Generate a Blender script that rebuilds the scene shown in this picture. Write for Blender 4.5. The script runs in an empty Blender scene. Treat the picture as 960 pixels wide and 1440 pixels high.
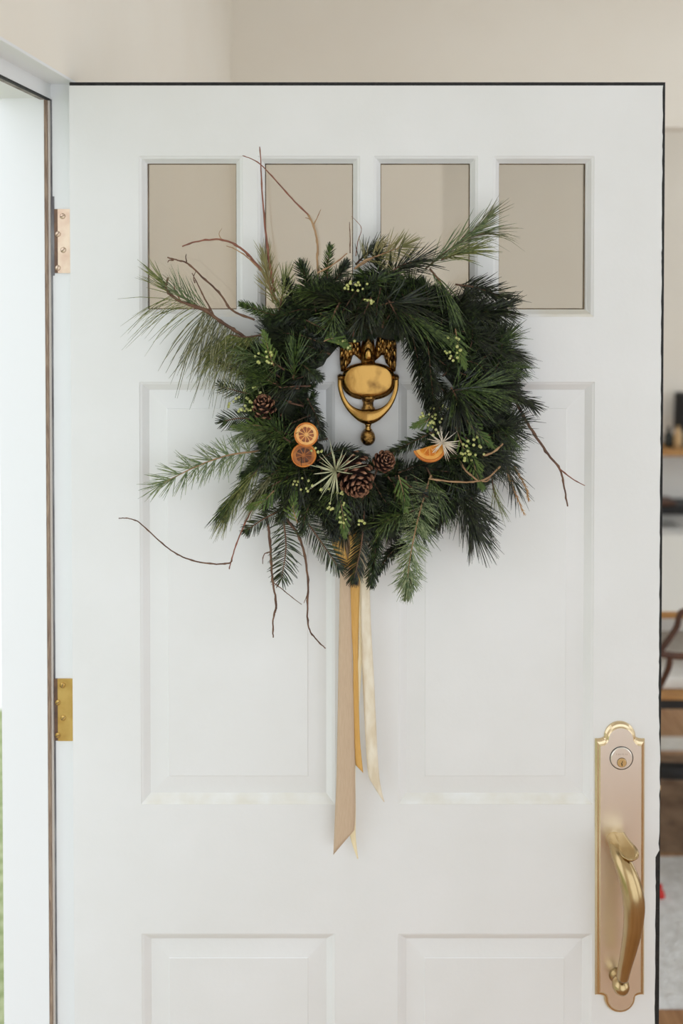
import bpy, bmesh, math, random
from mathutils import Vector, Matrix
random.seed(11)
scene = bpy.context.scene
col = scene.collection

# ------------------------------------------------------------------ camera
F, D, CZ, TH = 1400.0, 1.532, 1.80, math.radians(1.2)
YP = 340 + F*math.tan(TH)                       # principal point row of the shifted lens
cam_d = bpy.data.cameras.new('camera'); cam = bpy.data.objects.new('camera', cam_d); col.objects.link(cam)
cam.location = (0, -D, CZ); cam.rotation_euler = (math.pi/2 - TH, 0, 0)
cam_d.sensor_fit = 'VERTICAL'; cam_d.sensor_height = 36; cam_d.sensor_width = 24
cam_d.lens = 36*F/1440; cam_d.shift_y = -(720-YP)/1440
cam_d.dof.use_dof = True; cam_d.dof.focus_distance = 1.475; cam_d.dof.aperture_fstop = 2.4
cam_d.clip_start = 0.02
scene.camera = cam

# ------------------------------------------------------------------ sky, exposure
w = bpy.data.worlds.new('overcast_sky'); scene.world = w; w.use_nodes = True
bg = w.node_tree.nodes['Background']; bg.inputs[0].default_value = (0.905, 0.96, 1.02, 1); bg.inputs[1].default_value = 1.0
vs = scene.view_settings
vs.view_transform = 'Standard'; vs.look = 'None'; vs.gamma = 1; vs.use_curve_mapping = False; vs.exposure = 0.76

# ------------------------------------------------------------------ helpers
def P(x, y, Y=0.0):
    """point at depth Y whose image falls on pixel (x, y)"""
    u, v = (x-480)/F, (YP-y)/F
    d = Vector((u, math.cos(TH)+v*math.sin(TH), v*math.cos(TH)-math.sin(TH)))
    t = (Y+D)/d.y
    return Vector((0, -D, CZ)) + d*t
def s2l(c):
    c /= 255.0
    return c/12.92 if c <= 0.04045 else ((c+0.055)/1.055)**2.4
def S(r, g, b): return (s2l(r), s2l(g), s2l(b), 1)
MATS = {}
def mat(name, c1, c2=None, rough=0.5, metal=0.0, scale=20.0, bump=0.0, bscale=60.0, stretch=None, spec=0.5, sub=0.0, detail=4, lo=0.35, hi=0.65):
    if name in MATS: return MATS[name]
    m = bpy.data.materials.new(name); m.use_nodes = True; nt = m.node_tree; b = nt.nodes['Principled BSDF']
    b.inputs['Base Color'].default_value = c1; b.inputs['Roughness'].default_value = rough; b.inputs['Metallic'].default_value = metal
    b.inputs['Specular IOR Level'].default_value = spec
    tc = nt.nodes.new('ShaderNodeTexCoord'); mp = nt.nodes.new('ShaderNodeMapping'); nt.links.new(tc.outputs['Object'], mp.inputs[0])
    if stretch: mp.inputs['Scale'].default_value = stretch
    if c2:
        n = nt.nodes.new('ShaderNodeTexNoise'); n.inputs['Scale'].default_value = scale; n.inputs['Detail'].default_value = detail
        r = nt.nodes.new('ShaderNodeValToRGB'); r.color_ramp.elements[0].color = c1; r.color_ramp.elements[1].color = c2
        r.color_ramp.elements[0].position = lo; r.color_ramp.elements[1].position = hi
        nt.links.new(mp.outputs[0], n.inputs['Vector']); nt.links.new(n.outputs['Fac'], r.inputs[0]); nt.links.new(r.outputs[0], b.inputs['Base Color'])
    if bump:
        n2 = nt.nodes.new('ShaderNodeTexNoise'); n2.inputs['Scale'].default_value = bscale; n2.inputs['Detail'].default_value = 5
        bp = nt.nodes.new('ShaderNodeBump'); bp.inputs['Strength'].default_value = bump; bp.inputs['Distance'].default_value = 0.01
        nt.links.new(mp.outputs[0], n2.inputs['Vector']); nt.links.new(n2.outputs['Fac'], bp.inputs['Height']); nt.links.new(bp.outputs[0], b.inputs['Normal'])
    MATS[name] = m
    return m

WORLD = {}
def link(o, parent=None):
    col.objects.link(o)
    if parent is not None:
        o.parent = parent
        if parent.type == 'EMPTY': o.location = -parent.location
    return o
def mesh(name, V, Fc, mats, parent=None, mi=None, smooth=False):
    me = bpy.data.meshes.new(name); me.from_pydata([tuple(v) for v in V], [], Fc)
    for m in (mats if isinstance(mats, (list, tuple)) else [mats]): me.materials.append(m)
    if mi: me.polygons.foreach_set('material_index', mi)
    if smooth: me.polygons.foreach_set('use_smooth', [True]*len(me.polygons))
    me.update()
    return link(bpy.data.objects.new(name, me), parent)
def from_bm(name, bm, mats, parent=None, smooth=False, recalc=True):
    if recalc: bmesh.ops.recalc_face_normals(bm, faces=bm.faces)
    me = bpy.data.meshes.new(name); bm.to_mesh(me); bm.free()
    for m in (mats if isinstance(mats, (list, tuple)) else [mats]): me.materials.append(m)
    if smooth: me.polygons.foreach_set('use_smooth', [True]*len(me.polygons))
    return link(bpy.data.objects.new(name, me), parent)
def bbox(bm, x0, x1, y0, y1, z0, z1):
    vs_ = [bm.verts.new(p) for p in ((x0,y0,z0),(x1,y0,z0),(x1,y1,z0),(x0,y1,z0),(x0,y0,z1),(x1,y0,z1),(x1,y1,z1),(x0,y1,z1))]
    for f in ((0,3,2,1),(4,5,6,7),(0,1,5,4),(1,2,6,5),(2,3,7,6),(3,0,4,7)): bm.faces.new([vs_[i] for i in f])
def boxes(name, bl, m, parent=None, bev=0.0):
    bm = bmesh.new()
    for b in bl: bbox(bm, *b)
    if bev: bmesh.ops.bevel(bm, geom=bm.edges[:], offset=bev, segments=2, affect='EDGES', profile=0.6)
    return from_bm(name, bm, m, parent)
def empty(name, loc, label=None, cat=None, kind=None, group=None):
    o = bpy.data.objects.new(name, None); o.empty_display_size = 0.05; col.objects.link(o); o.location = loc
    tag(o, label, cat, kind, group); return o
def tag(o, label=None, cat=None, kind=None, group=None):
    if label: o['label'] = label
    if cat: o['category'] = cat
    if kind: o['kind'] = kind
    if group: o['group'] = group
    return o
def catmull(pts, n):
    """resample control points (tuples of any length) with a Catmull-Rom spline"""
    out = []; m = len(pts)
    for i in range(m-1):
        p0, p1, p2, p3 = pts[max(i-1,0)], pts[i], pts[i+1], pts[min(i+2,m-1)]
        for k in range(n):
            t = k/n
            out.append(tuple(0.5*((2*b)+(c-a)*t+(2*a-5*b+4*c-d)*t*t+(3*b-a-3*c+d)*t**3) for a,b,c,d in zip(p0,p1,p2,p3)))
    out.append(tuple(pts[-1])); return out
def tube_data(V, Fc, pts, rads, seg=8, cap=True, flat=1.0):
    pts = [Vector(p) for p in pts]; n = len(pts); o0 = len(V); up = None
    for i in range(n):
        t = (pts[min(i+1,n-1)]-pts[max(i-1,0)]).normalized()
        if up is None:
            a = Vector((0,0,1)) if abs(t.z) < 0.9 else Vector((1,0,0)); up = t.cross(a).normalized()
        up = (up - t*up.dot(t)).normalized(); b = t.cross(up)
        for k in range(seg):
            an = 2*math.pi*k/seg; V.append(pts[i] + up*math.cos(an)*rads[i] + b*math.sin(an)*rads[i]*flat)
    for i in range(n-1):
        for k in range(seg):
            a = o0+i*seg+k; b2 = o0+i*seg+(k+1)%seg; Fc.append((a, b2, b2+seg, a+seg))
    if cap:
        Fc.append(tuple(o0+k for k in reversed(range(seg)))); Fc.append(tuple(o0+(n-1)*seg+k for k in range(seg)))
def lathe(profile, seg, center, axis='Z'):
    """profile: (radius, h) list; returns V, F"""
    V, Fc = [], []
    for r, h in profile:
        for k in range(seg):
            a = 2*math.pi*k/seg
            p = Vector((r*math.cos(a), r*math.sin(a), h)) if axis == 'Z' else Vector((r*math.cos(a), -h, r*math.sin(a)))
            V.append(p+Vector(center))
    n = len(profile)
    for i in range(n-1):
        for k in range(seg): Fc.append((i*seg+k, i*seg+(k+1)%seg, (i+1)*seg+(k+1)%seg, (i+1)*seg+k))
    Fc.append(tuple(reversed(range(seg)))); Fc.append(tuple((n-1)*seg+k for k in range(seg)))
    return V, Fc
def fix(o):
    bm = bmesh.new(); bm.from_mesh(o.data); bmesh.ops.recalc_face_normals(bm, faces=bm.faces); bm.to_mesh(o.data); bm.free(); return o

# ------------------------------------------------------------------ materials
white = mat('white_door_paint', S(232,232,230), S(228,228,225), rough=0.42, scale=6, bump=0.03, bscale=90)
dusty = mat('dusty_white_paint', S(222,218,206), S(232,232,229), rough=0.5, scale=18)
jambw = mat('white_jamb_paint', S(238,239,239), rough=0.45)
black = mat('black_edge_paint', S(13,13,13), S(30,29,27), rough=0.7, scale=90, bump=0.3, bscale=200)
wallm = mat('beige_wall_paint', S(243,237,225), S(241,234,221), rough=0.85, scale=3, bump=0.02, bscale=200)
ceilm = mat('ceiling_paint', S(232,228,220), rough=0.9)
brass = mat('aged_brass', S(176,136,74), S(104,74,40), rough=0.2, metal=1.0, scale=45, bump=0.04, bscale=120, lo=0.5, hi=0.8)
brass_dark = mat('tarnished_brass', S(172,130,70), S(70,50,28), rough=0.28, metal=1.0, scale=140, bump=0.35, bscale=260, lo=0.4, hi=0.62)
satin = mat('satin_brass', S(249,244,235), S(247,241,231), rough=0.32, metal=1.0, scale=8)
satin2 = mat('satin_brass_grip', S(190,166,124), S(180,154,110), rough=0.24, metal=1.0, scale=20)
satin3 = mat('satin_brass_bevel_shade', S(226,206,170), S(216,194,156), rough=0.25, metal=1.0, scale=20)  # darker copy of the plate brass, shades the bright bevel edges by colour
plugm = mat('pale_brass', S(232,205,150), rough=0.28, metal=1.0)
void = mat('keyhole_black', S(12,10,8), rough=0.9)
hinge1 = mat('nickel_pink_hinge', S(226,205,182), S(210,180,158), rough=0.35, metal=0.85, scale=40)
hinge2 = mat('brass_hinge', S(214,180,108), S(196,158,88), rough=0.32, metal=0.9, scale=40)
hingeedge = mat('hinge_edge_brown', S(128,98,78), S(96,76,66), rough=0.5, metal=0.4, scale=60)
wstrip = mat('weatherstrip_brown', S(120,98,84), S(168,146,124), rough=0.8, scale=14, stretch=(60,60,3))
gapm = mat('grey_gap', S(96,92,96), S(150,150,152), rough=0.9, scale=9, stretch=(20,20,2))

# ------------------------------------------------------------------ key dimensions
XL = P(98.5,340).x; XR = P(934,340).x            # door edges
ZT = P(500,115.5).z; ZB = 0.012
DT = 0.045
WX0 = XL - 0.002                                  # interior face of the entrance wall
WT = P(4,1300,DT-0.012).x                         # outer face of the jamb
HZ = ZT + 0.004
Y_OP0, Y_OP1 = DT, DT-0.925                       # doorway along the entrance wall
YB, YF = 2.27, 3.54                                 # hall end wall, far room wall
XC = P(622,340,YB).x                              # free end of the hall end wall
CE, CL = 3.05, P(500,180,YB).z                    # hall ceiling and far room ceiling
XE, YN = 3.5, -2.4

# ------------------------------------------------------------------ room
tag(boxes('floor', [(WX0-0.02, XE, YN, YF, -0.12, -0.012)], mat('sub_floor', S(150,112,78), rough=0.6)), kind='structure')
floor = bpy.data.objects['floor']
plank_m = [mat('oak_plank_a', S(186,146,106), S(160,118,80), rough=0.45, scale=6, stretch=(14,1,14)), mat('oak_plank_b', S(176,134,94), S(150,108,72), rough=0.45, scale=6, stretch=(14,1,14)), mat('oak_plank_c', S(194,154,114), S(168,126,88), rough=0.45, scale=6, stretch=(14,1,14))]
pm = []
for m in plank_m:
    bm = bmesh.new(); bbox(bm, 0.001, 0.139, 0.001, 1.249, -0.012, 0.0)
    me = bpy.data.meshes.new('plank'); bm.to_mesh(me); bm.free(); me.materials.append(m); pm.append(me)
for i in range(28):
    for j in range(5):
        o = bpy.data.objects.new('plank', random.choice(pm)); col.objects.link(o); o.parent = floor
        o.location = (WX0 + i*0.14, YN + j*1.25 + (0.4 if i % 2 else 0) - 0.2*(i % 3), 0)
        if o.location.y + 1.25 > YF + 0.02: o.location.y = YF - 1.25
EO = WT                                           # outside face of entrance wall
tag(boxes('wall_left', [(EO, WX0, Y_OP0+0.004, YF, 0, CE), (EO, WX0, YN, Y_OP1-0.004, 0, CE), (EO, WX0, Y_OP1-0.004, Y_OP0+0.004, HZ+0.004, CE)], wallm), kind='structure')
tag(boxes('wall_back', [(WX0, XC, YB, YF, 0, CE), (XC, XE, YB, YB+0.12, CL, CE)], wallm), kind='structure')
tag(boxes('wall_far', [(XC, XE, YF, YF+0.12, 0, CE)], wallm), kind='structure')
tag(boxes('trim_5', [(XC, XE, YB-0.012, YB-0.001, CL, CL+0.022)], wallm, bev=0.003), kind='structure')
SK2 = (0.5, 3.2, 0.3, 1.6); SK3 = (1.6, 3.2, 2.5, 3.2)          # unseen skylights added to brighten the hall and the far room
tag(boxes('ceiling', [(WX0, XE, YN, SK2[2], CE, CE+0.1),
                      (WX0, SK2[0], SK2[2], SK2[3], CE, CE+0.1), (SK2[1], XE, SK2[2], SK2[3], CE, CE+0.1), (WX0, XE, SK2[3], SK3[2], CE, CE+0.1), (WX0, SK3[0], SK3[2], SK3[3], CE, CE+0.1), (SK3[1], XE, SK3[2], SK3[3], CE, CE+0.1), (WX0, XE, SK3[3], YF+0.12, CE, CE+0.1)], ceilm), kind='structure')
def fill_skylight(name, x0, x1, y0, y1):
    bl = [(x0, x1, y0, y0+0.04, CE, CE+0.12), (x0, x1, y1-0.04, y1, CE, CE+0.12), (x0, x0+0.04, y0+0.04, y1-0.04, CE, CE+0.12), (x1-0.04, x1, y0+0.04, y1-0.04, CE, CE+0.12), ((x0+x1)/2-0.02, (x0+x1)/2+0.02, y0+0.04, y1-0.04, CE, CE+0.12)]
    tag(boxes(name, bl, jambw), kind='structure')
fill_skylight('fill_skylight_1', *SK2); fill_skylight('fill_skylight_2', *SK3)
# unseen walls behind and right of the viewer, windows enlarged to brighten the room
tag(boxes('wall_rear', [(WX0, -0.38, YN-0.12, YN, 0, CE), (2.8, XE, YN-0.12, YN, 0, CE), (-0.38, 2.8, YN-0.12, YN, 0, 0.15), (-0.38, 2.8, YN-0.12, YN, 2.9, CE)], wallm), kind='structure')
wr = [(XE, XE+0.12, YN, -2.2, 0, CE), (XE, XE+0.12, 0.1, 1.5, 0, CE), (XE, XE+0.12, 3.4, YF+0.12, 0, CE)]
for a, b in ((-2.2, 0.1), (1.5, 3.4)): wr += [(XE, XE+0.12, a, b, 0, 0.15), (XE, XE+0.12, a, b, 2.8, CE)]
tag(boxes('wall_right', wr, wallm), kind='structure')
def window(name, horiz, a0, a1, z0, z1, c):
    bl = []
    def put(p0, p1, q0, q1): bl.append((p0, p1, c, c+0.05, q0, q1) if horiz else (c, c+0.05, p0, p1, q0, q1))
    put(a0, a1, z0, z0+0.05); put(a0, a1, z1-0.05, z1); put(a0, a0+0.05, z0+0.05, z1-0.05); put(a1-0.05, a1, z0+0.05, z1-0.05)
    mid = (a0+a1)/2; put(mid-0.025, mid+0.025, z0+0.05, z1-0.05)
    tag(boxes(name, bl, jambw), kind='structure')
window('window_1', True, -0.38, 2.8, 0.15, 2.9, YN-0.08)
window('window_2', False, -2.2, 0.1, 0.15, 2.8, XE+0.04)
window('window_3', False, 1.5, 3.4, 0.15, 2.8, XE+0.04)
tag(boxes('baseboard_far', [(XC, XE, YF-0.014, YF, 0, 0.12)], jambw), kind='structure')

# door frame: hinge jamb, head jamb, far jamb, each with a stop and weather strip
HS = HZ-0.024
SX = P(71.5,700,DT).x                             # inner face of the stop
j = tag(boxes('trim_1', [(WT, WX0, DT, DT+0.004, -0.05, HZ+0.004)], jambw), kind='structure')
boxes('door_stop', [(WT+0.001, SX-0.004, DT-0.012, DT, -0.05, HS)], jambw, j)
boxes('weather_strip', [(SX-0.0045, SX+0.0005, DT-0.011, DT, -0.05, HS)], wstrip, j)
boxes('light_bead', [(SX+0.0005, SX+0.003, DT-0.006, DT, -0.05, HS)], mat('pale_bead', S(222,214,206), rough=0.6), j)
boxes('grey_gap', [(SX+0.003, SX+0.0055, DT-0.0008, DT, -0.05, HS)], gapm, j)
j = tag(boxes('trim_2', [(WT, WX0, Y_OP1-0.004, DT, HZ, HZ+0.004)], jambw), kind='structure')
boxes('door_stop', [(WT+0.001, SX+0.003, Y_OP1, DT, HS, HZ)], jambw, j)
boxes('weather_strip', [(SX-0.010, SX-0.001, Y_OP1, DT-0.011, HS-0.002, HS)], mat('weatherstrip_grey', S(178,172,166), S(120,112,106), rough=0.8, scale=20), j)
boxes('black_gasket', [(SX-0.001, SX+0.0036, Y_OP1, DT, HS-0.0024, HS+0.0005)], black, j)  # black line along the lower edge of the head stop
j = tag(boxes('trim_3', [(WT, WX0, Y_OP1-0.004, Y_OP1, -0.05, HZ)], jambw), kind='structure')
boxes('door_stop', [(WT+0.001, SX-0.004, Y_OP1, Y_OP1+0.012, -0.05, HZ-0.012)], jambw, j)
tag(boxes('trim_4', [(WT-0.05, WX0, Y_OP1, DT, -0.05, 0.008)], mat('sill_wood', S(150,128,104), S(128,106,84), rough=0.6, scale=10)), kind='structure')

# outside: porch slab, lawn, pale drive
tag(boxes('porch_slab', [(-1.6, WT-0.05, -4.0, 0.02, -0.4, -0.1)], mat('porch_concrete', S(206,204,198), S(196,193,186), rough=0.9, scale=8)), 'pale concrete porch slab outside the doorway', 'porch', kind='structure')
tag(boxes('lawn', [(-14, -1.6, -14, 2.6, -0.6, -0.16), (-1.6, WT-0.02, 0.02, 2.6, -0.6, -0.16)], mat('lawn_grass', S(128,142,92), S(170,176,138), rough=0.95, scale=30, bump=0.6, bscale=60)), 'green lawn outside the open doorway', 'lawn', kind='structure')
tag(boxes('driveway', [(-14, WT-0.02, 2.6, 16, -0.6, -0.16)], mat('drive_concrete', S(222,222,218), rough=0.9)), 'pale driveway beyond the lawn', 'driveway', kind='structure')

# ------------------------------------------------------------------ the door
door = empty('door_1', ((XL+XR)/2, DT/2, ZB), 'white painted panelled front door with four small panes, standing open', 'door', 'structure')
def X(px, py=835): return P(px, py).x
def Z(py): return P(480, py).z
xs = [XL, X(197), X(470.5), X(560), X(834.5), XR-0.0062]
zp1, zp0 = Z(537), Z(1131); zq1 = Z(1313); zq0 = 0.25
gt, gb = Z(219.5), Z(445.5)
gx = [(X(195.5,330), X(341,330)), (X(362,330), X(506,330)), (X(525.5,330), X(671.5,330)), (X(693,330), X(835,330))]
gx = [(max(a, xs[1]) if i == 0 else a, min(b, xs[4]) if i == 3 else b) for i, (a, b) in enumerate(gx)]
B = DT - 0.001; ztop = ZT-0.0052
boxes('stile', [(XL, xs[1], 0, B, ZB, ztop)], white, door)
# lock stile: its painted front edge is nibbled and steps back at the lower part
prof = []
y = 117
while y < 1460:
    if y < 1014: e = 930.2 - (y-117)*0.0
    elif y < 1205: e = 932.6
    else: e = 927.6
    e += random.uniform(-0.5, 0.5) + (random.uniform(-1.4, 0.3) if 1014 <= y < 1205 else 0)
    prof.append((P(e,340).x, P(e,y).z)); y += random.uniform(4, 16)
prof = [(prof[0][0], ztop)] + prof[1:] + [(prof[-1][0], ZB)]
V = []; Fc = []
n = len(prof)
for yy in (0, B):
    for x_, z_ in prof: V.append((x_, yy, z_))
    for x_, z_ in prof: V.append((xs[4], yy, z_))
for i in range(n-1):
    Fc += [(i, i+1, n+i+1, n+i), (2*n+i, 3*n+i, 3*n+i+1, 2*n+i+1), (i, 2*n+i, 2*n+i+1, i+1), (n+i, n+i+1, 3*n+i+1, 3*n+i)]
fix(mesh('stile', V, Fc, white, door))
boxes('mullion', [(xs[2], xs[3], 0, B, zp0, zp1)], white, door)
boxes('mullion', [(xs[2], xs[3], 0, B, zq0, zq1)], white, door)
for a, b in ((ztop, gt), (gb, zp1), (zp0, zq1), (zq0, ZB)):
    boxes('rail', [(xs[1], xs[4], 0, B, b, a)], white, door)
if gx[0][0] > xs[1]+1e-4: boxes('muntin', [(xs[1], gx[0][0], 0, B, gb, gt)], white, door)
for i in range(3): boxes('muntin', [(gx[i][1], gx[i+1][0], 0, B, gb, gt)], white, door)
if gx[3][1] < xs[4]-1e-4: boxes('muntin', [(gx[3][1], xs[4], 0, B, gb, gt)], white, door)
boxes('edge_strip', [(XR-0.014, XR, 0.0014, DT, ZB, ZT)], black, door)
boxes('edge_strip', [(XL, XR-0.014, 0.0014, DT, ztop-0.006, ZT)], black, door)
def ring(name, x0, x1, z0, z1, prof, mats, parent, bottom=0, close=False, smooth=False):
    V, Fc, MI = [], [], []
    for ins, yy in prof:
        V += [(x0+ins, yy, z0+ins), (x1-ins, yy, z0+ins), (x1-ins, yy, z1-ins), (x0+ins, yy, z1-ins)]
    for i in range(len(prof)-1):
        for k in range(4):
            a = i*4+k; b = i*4+(k+1) % 4; Fc.append((a, b, b+4, a+4)); MI.append(bottom if k == 0 else 0)
    if close: e = (len(prof)-1)*4; Fc.append((e, e+1, e+2, e+3)); MI.append(0)
    return mesh(name, V, Fc, mats, parent, MI)
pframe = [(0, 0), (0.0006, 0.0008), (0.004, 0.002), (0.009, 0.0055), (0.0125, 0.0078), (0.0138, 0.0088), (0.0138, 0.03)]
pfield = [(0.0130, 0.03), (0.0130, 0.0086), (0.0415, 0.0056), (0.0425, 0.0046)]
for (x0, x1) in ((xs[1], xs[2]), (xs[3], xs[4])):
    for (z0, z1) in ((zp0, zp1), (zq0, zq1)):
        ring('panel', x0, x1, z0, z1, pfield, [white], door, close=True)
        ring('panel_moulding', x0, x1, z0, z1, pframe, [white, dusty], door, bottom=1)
        boxes('panel_back', [(x0, x1, 0.031, B, z0, z1)], white, door)
glass = bpy.data.materials.new('window_glass'); glass.use_nodes = True; nt = glass.node_tree
for nd in list(nt.nodes): nt.nodes.remove(nd)
o_ = nt.nodes.new('ShaderNodeOutputMaterial'); mx = nt.nodes.new('ShaderNodeMixShader'); tr = nt.nodes.new('ShaderNodeBsdfTransparent'); gl = nt.nodes.new('ShaderNodeBsdfGlossy'); fr = nt.nodes.new('ShaderNodeFresnel')
tr.inputs[0].default_value = (0.90, 0.88, 0.84, 1); gl.inputs['Roughness'].default_value = 0.02; fr.inputs[0].default_value = 1.45
nt.links.new(fr.outputs[0], mx.inputs[0]); nt.links.new(tr.outputs[0], mx.inputs[1]); nt.links.new(gl.outputs[0], mx.inputs[2]); nt.links.new(mx.outputs[0], o_.inputs[0])
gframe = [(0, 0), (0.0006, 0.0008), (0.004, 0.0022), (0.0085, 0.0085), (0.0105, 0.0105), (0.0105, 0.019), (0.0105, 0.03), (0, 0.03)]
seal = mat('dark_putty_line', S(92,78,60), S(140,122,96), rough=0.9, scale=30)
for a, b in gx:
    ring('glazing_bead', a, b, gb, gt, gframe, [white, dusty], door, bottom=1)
    ring('glazing_seal', a, b, gb, gt, [(0.0104, 0.0165), (0.0118, 0.0165), (0.0118, 0.019)], [seal], door)
    g = boxes('glass_pane', [(a+0.0104, b-0.0104, 0.019, 0.022, gb+0.0104, gt-0.0104)], glass, door)
boxes('latch_bolt', [(XR-0.004, XR+0.0045, 0.012, 0.024, P(930,1118).z, P(930,1111).z)], plugm, door, bev=0.001)

# hinges on the jamb side
def hinge(y0, y1, m):
    za, zb = P(90,y0,DT).z, P(90,y1,DT).z
    x0, x1 = P(81.5,y0,DT).x, XL+0.002
    h = boxes('hinge', [(x0, x1, DT-0.0024, DT+0.001, zb, za)], m, door)
    boxes('leaf_edge', [(P(76.5,y0,DT).x, x0, DT-0.0016, DT+0.001, zb, za)], hingeedge, h)
    boxes('leaf_grey_gap', [(SX+0.003, P(76.5,y0,DT).x, DT-0.0010, DT+0.001, zb-0.004, za+0.02)], gapm, h)  # thin grey strip between the bead and the leaf edge
    V, Fc = [], []
    tube_data(V, Fc, [(XL-0.0005, DT+0.006, zb), (XL-0.0005, DT+0.006, za)], [0.006, 0.006], 12)
    mesh('knuckle', V, Fc, m, h, smooth=False)
    hh = y1-y0
    for k, (fx, fy) in enumerate(((88, 0.11), (81.3, 0.39), (89, 0.64), (81.3, 0.92))):
        c = P(fx, y0+hh*fy, DT-0.0024)
        V, Fc = lathe([(0.0046, 0), (0.0044, 0.0007), (0.003, 0.0013), (0.0006, 0.0015)], 14, c, 'Y')
        s = mesh('screw', V, Fc, m, h, smooth=True)
        a = random.uniform(0.3, 1.3); dx, dz = math.cos(a)*0.0036, math.sin(a)*0.0036
        px_, pz_ = -math.sin(a)*0.0005, math.cos(a)*0.0005
        yy = c.y-0.0017
        V = [(c.x-dx-px_, yy, c.z-dz-pz_), (c.x+dx-px_, yy, c.z+dz-pz_), (c.x+dx+px_, yy, c.z+dz+pz_), (c.x-dx+px_, yy, c.z-dz+pz_)]
        V += [(v[0], yy+0.0006, v[2]) for v in V]
        fix(mesh('screw_slot', V, [(0,1,2,3),(7,6,5,4),(0,4,5,1),(1,5,6,2),(2,6,7,3),(3,7,4,0)], hingeedge, h))
hinge(294, 384, hinge1)
hinge(954, 1041, hinge2)

# ------------------------------------------------------------------ handle set (parts of the door)
def pl(px, py, Y): return P(px, py, Y)
def outline_plate(i):
    """handle plate outline, inset by i pixels"""
    pts = [(836+i, 1397-i*1.25), (836+i, 1038+i*1.25), (839.5+i*0.85, 1038+i*1.2), (844+i*0.6, 1037.6+i*1.15), (848+i*0.5, 1036+i*1.0)]
    r = 22-i*0.75
    for k in range(0, 21):
        a = math.pi - math.pi*k/20
        pts.append((870.8+r*math.cos(a), 1035.5+i*0.4-r*math.sin(a)))
    pts += [(893.6-i*0.5, 1036+i*1.0), (897.6-i*0.6, 1037.6+i*1.15), (902-i*0.85, 1038+i*1.2), (905.5-i, 1038+i*1.25), (904.5-i, 1397-i*1.25), (901-i*0.85, 1397-i*1.2), (896.6-i*0.6, 1397.6-i*1.15), (893-i*0.5, 1399-i)]
    for k in range(0, 21):
        a = math.pi*k/20
        pts.append((870.3+r*math.cos(a), 1400-i*0.4+r*math.sin(a)))
    pts += [(848-i*-0.5, 1399-i), (844+i*0.6, 1397.6-i*1.15), (839.5+i*0.85, 1397-i*1.2)]
    return pts
def plate(name, levels, m, parent):
    V, Fc = [], []
    for ins, yy in levels: V += [Vector((P(x,y).x, yy, P(x,y).z)) for x, y in outline_plate(ins)]
    n_ = len(V)//len(levels)
    for i in range(len(levels)-1):
        for k in range(n_): Fc.append((i*n_+k, i*n_+(k+1) % n_, (i+1)*n_+(k+1) % n_, (i+1)*n_+k))
    e_ = (len(levels)-1)*n_; Fc += [tuple(e_+k for k in range(n_)), tuple(reversed(range(n_)))]
    return fix(mesh(name, V, Fc, [m, satin3], parent, [1]*(len(Fc)-2)+[0, 0]))
hs = plate('handle_set', [(0, 0.0), (0, -0.0025), (2.2, -0.0052), (4.6, -0.0064), (6.2, -0.0080)], satin, door)
hs['label'] = 'satin brass handle plate with arched ends and curved grip'
c = P(873.5,1066,-0.008)
V, Fc = lathe([(0.0182, -0.001), (0.0182, 0.0004), (0.0172, 0.0006), (0.0170, -0.0008)], 48, c, 'Y'); fix(mesh('cylinder_groove', V, Fc, void, hs))
V, Fc = lathe([(0.0166, -0.001), (0.0166, 0.0012), (0.0158, 0.0020), (0.0001, 0.0020)], 48, c, 'Y'); cyl = fix(mesh('lock_cylinder', V, Fc, satin, hs))
c2 = P(874,1072.3,-0.0100)
V, Fc = lathe([(0.0076, -0.001), (0.0076, 0.0004), (0.0001, 0.0004)], 32, c2, 'Y'); fix(mesh('plug_groove', V, Fc, hingeedge, hs))
V, Fc = lathe([(0.0069, -0.001), (0.0069, 0.0012), (0.0064, 0.0016), (0.0001, 0.0016)], 32, c2, 'Y'); fix(mesh('key_plug', V, Fc, plugm, hs))
kx, kz, ky = c2.x-0.0002, c2.z, c2.y-0.0018
kp = [(0.0002,0.0030),(0.0012,0.0030),(0.0012,0.0010),(-0.0002,-0.0004),(0.0006,-0.0014),(0.0008,-0.0046),(-0.0006,-0.0046),(-0.0008,-0.0018),(-0.0016,-0.0006),(0.0002,0.0012)]
V = [(kx+a, ky, kz+b) for a, b in kp] + [(kx+a, ky+0.0008, kz+b) for a, b in kp]
nk = len(kp); fix(mesh('keyhole', V, [tuple(range(nk)), tuple(reversed(range(nk, 2*nk)))] + [(i, (i+1) % nk, nk+(i+1) % nk, nk+i) for i in range(nk)], void, hs))
# worn maker's mark: a row of tiny illegible strokes above the plug
V, Fc = [], []
for k in range(7):
    xx = c.x-0.0078+k*0.0026; zz = c.z+0.0068
    tube_data(V, Fc, [(xx, c.y-0.0021, zz-0.0012), (xx+(0.0006 if k % 2 else 0), c.y-0.0021, zz+(0.0012 if k != 0 else 0.0016))], [0.00022]*2, 5)
mesh('worn_mark', V, Fc, mat('worn_engraving', S(170,150,130), rough=0.5, metal=0.8), hs)
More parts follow.
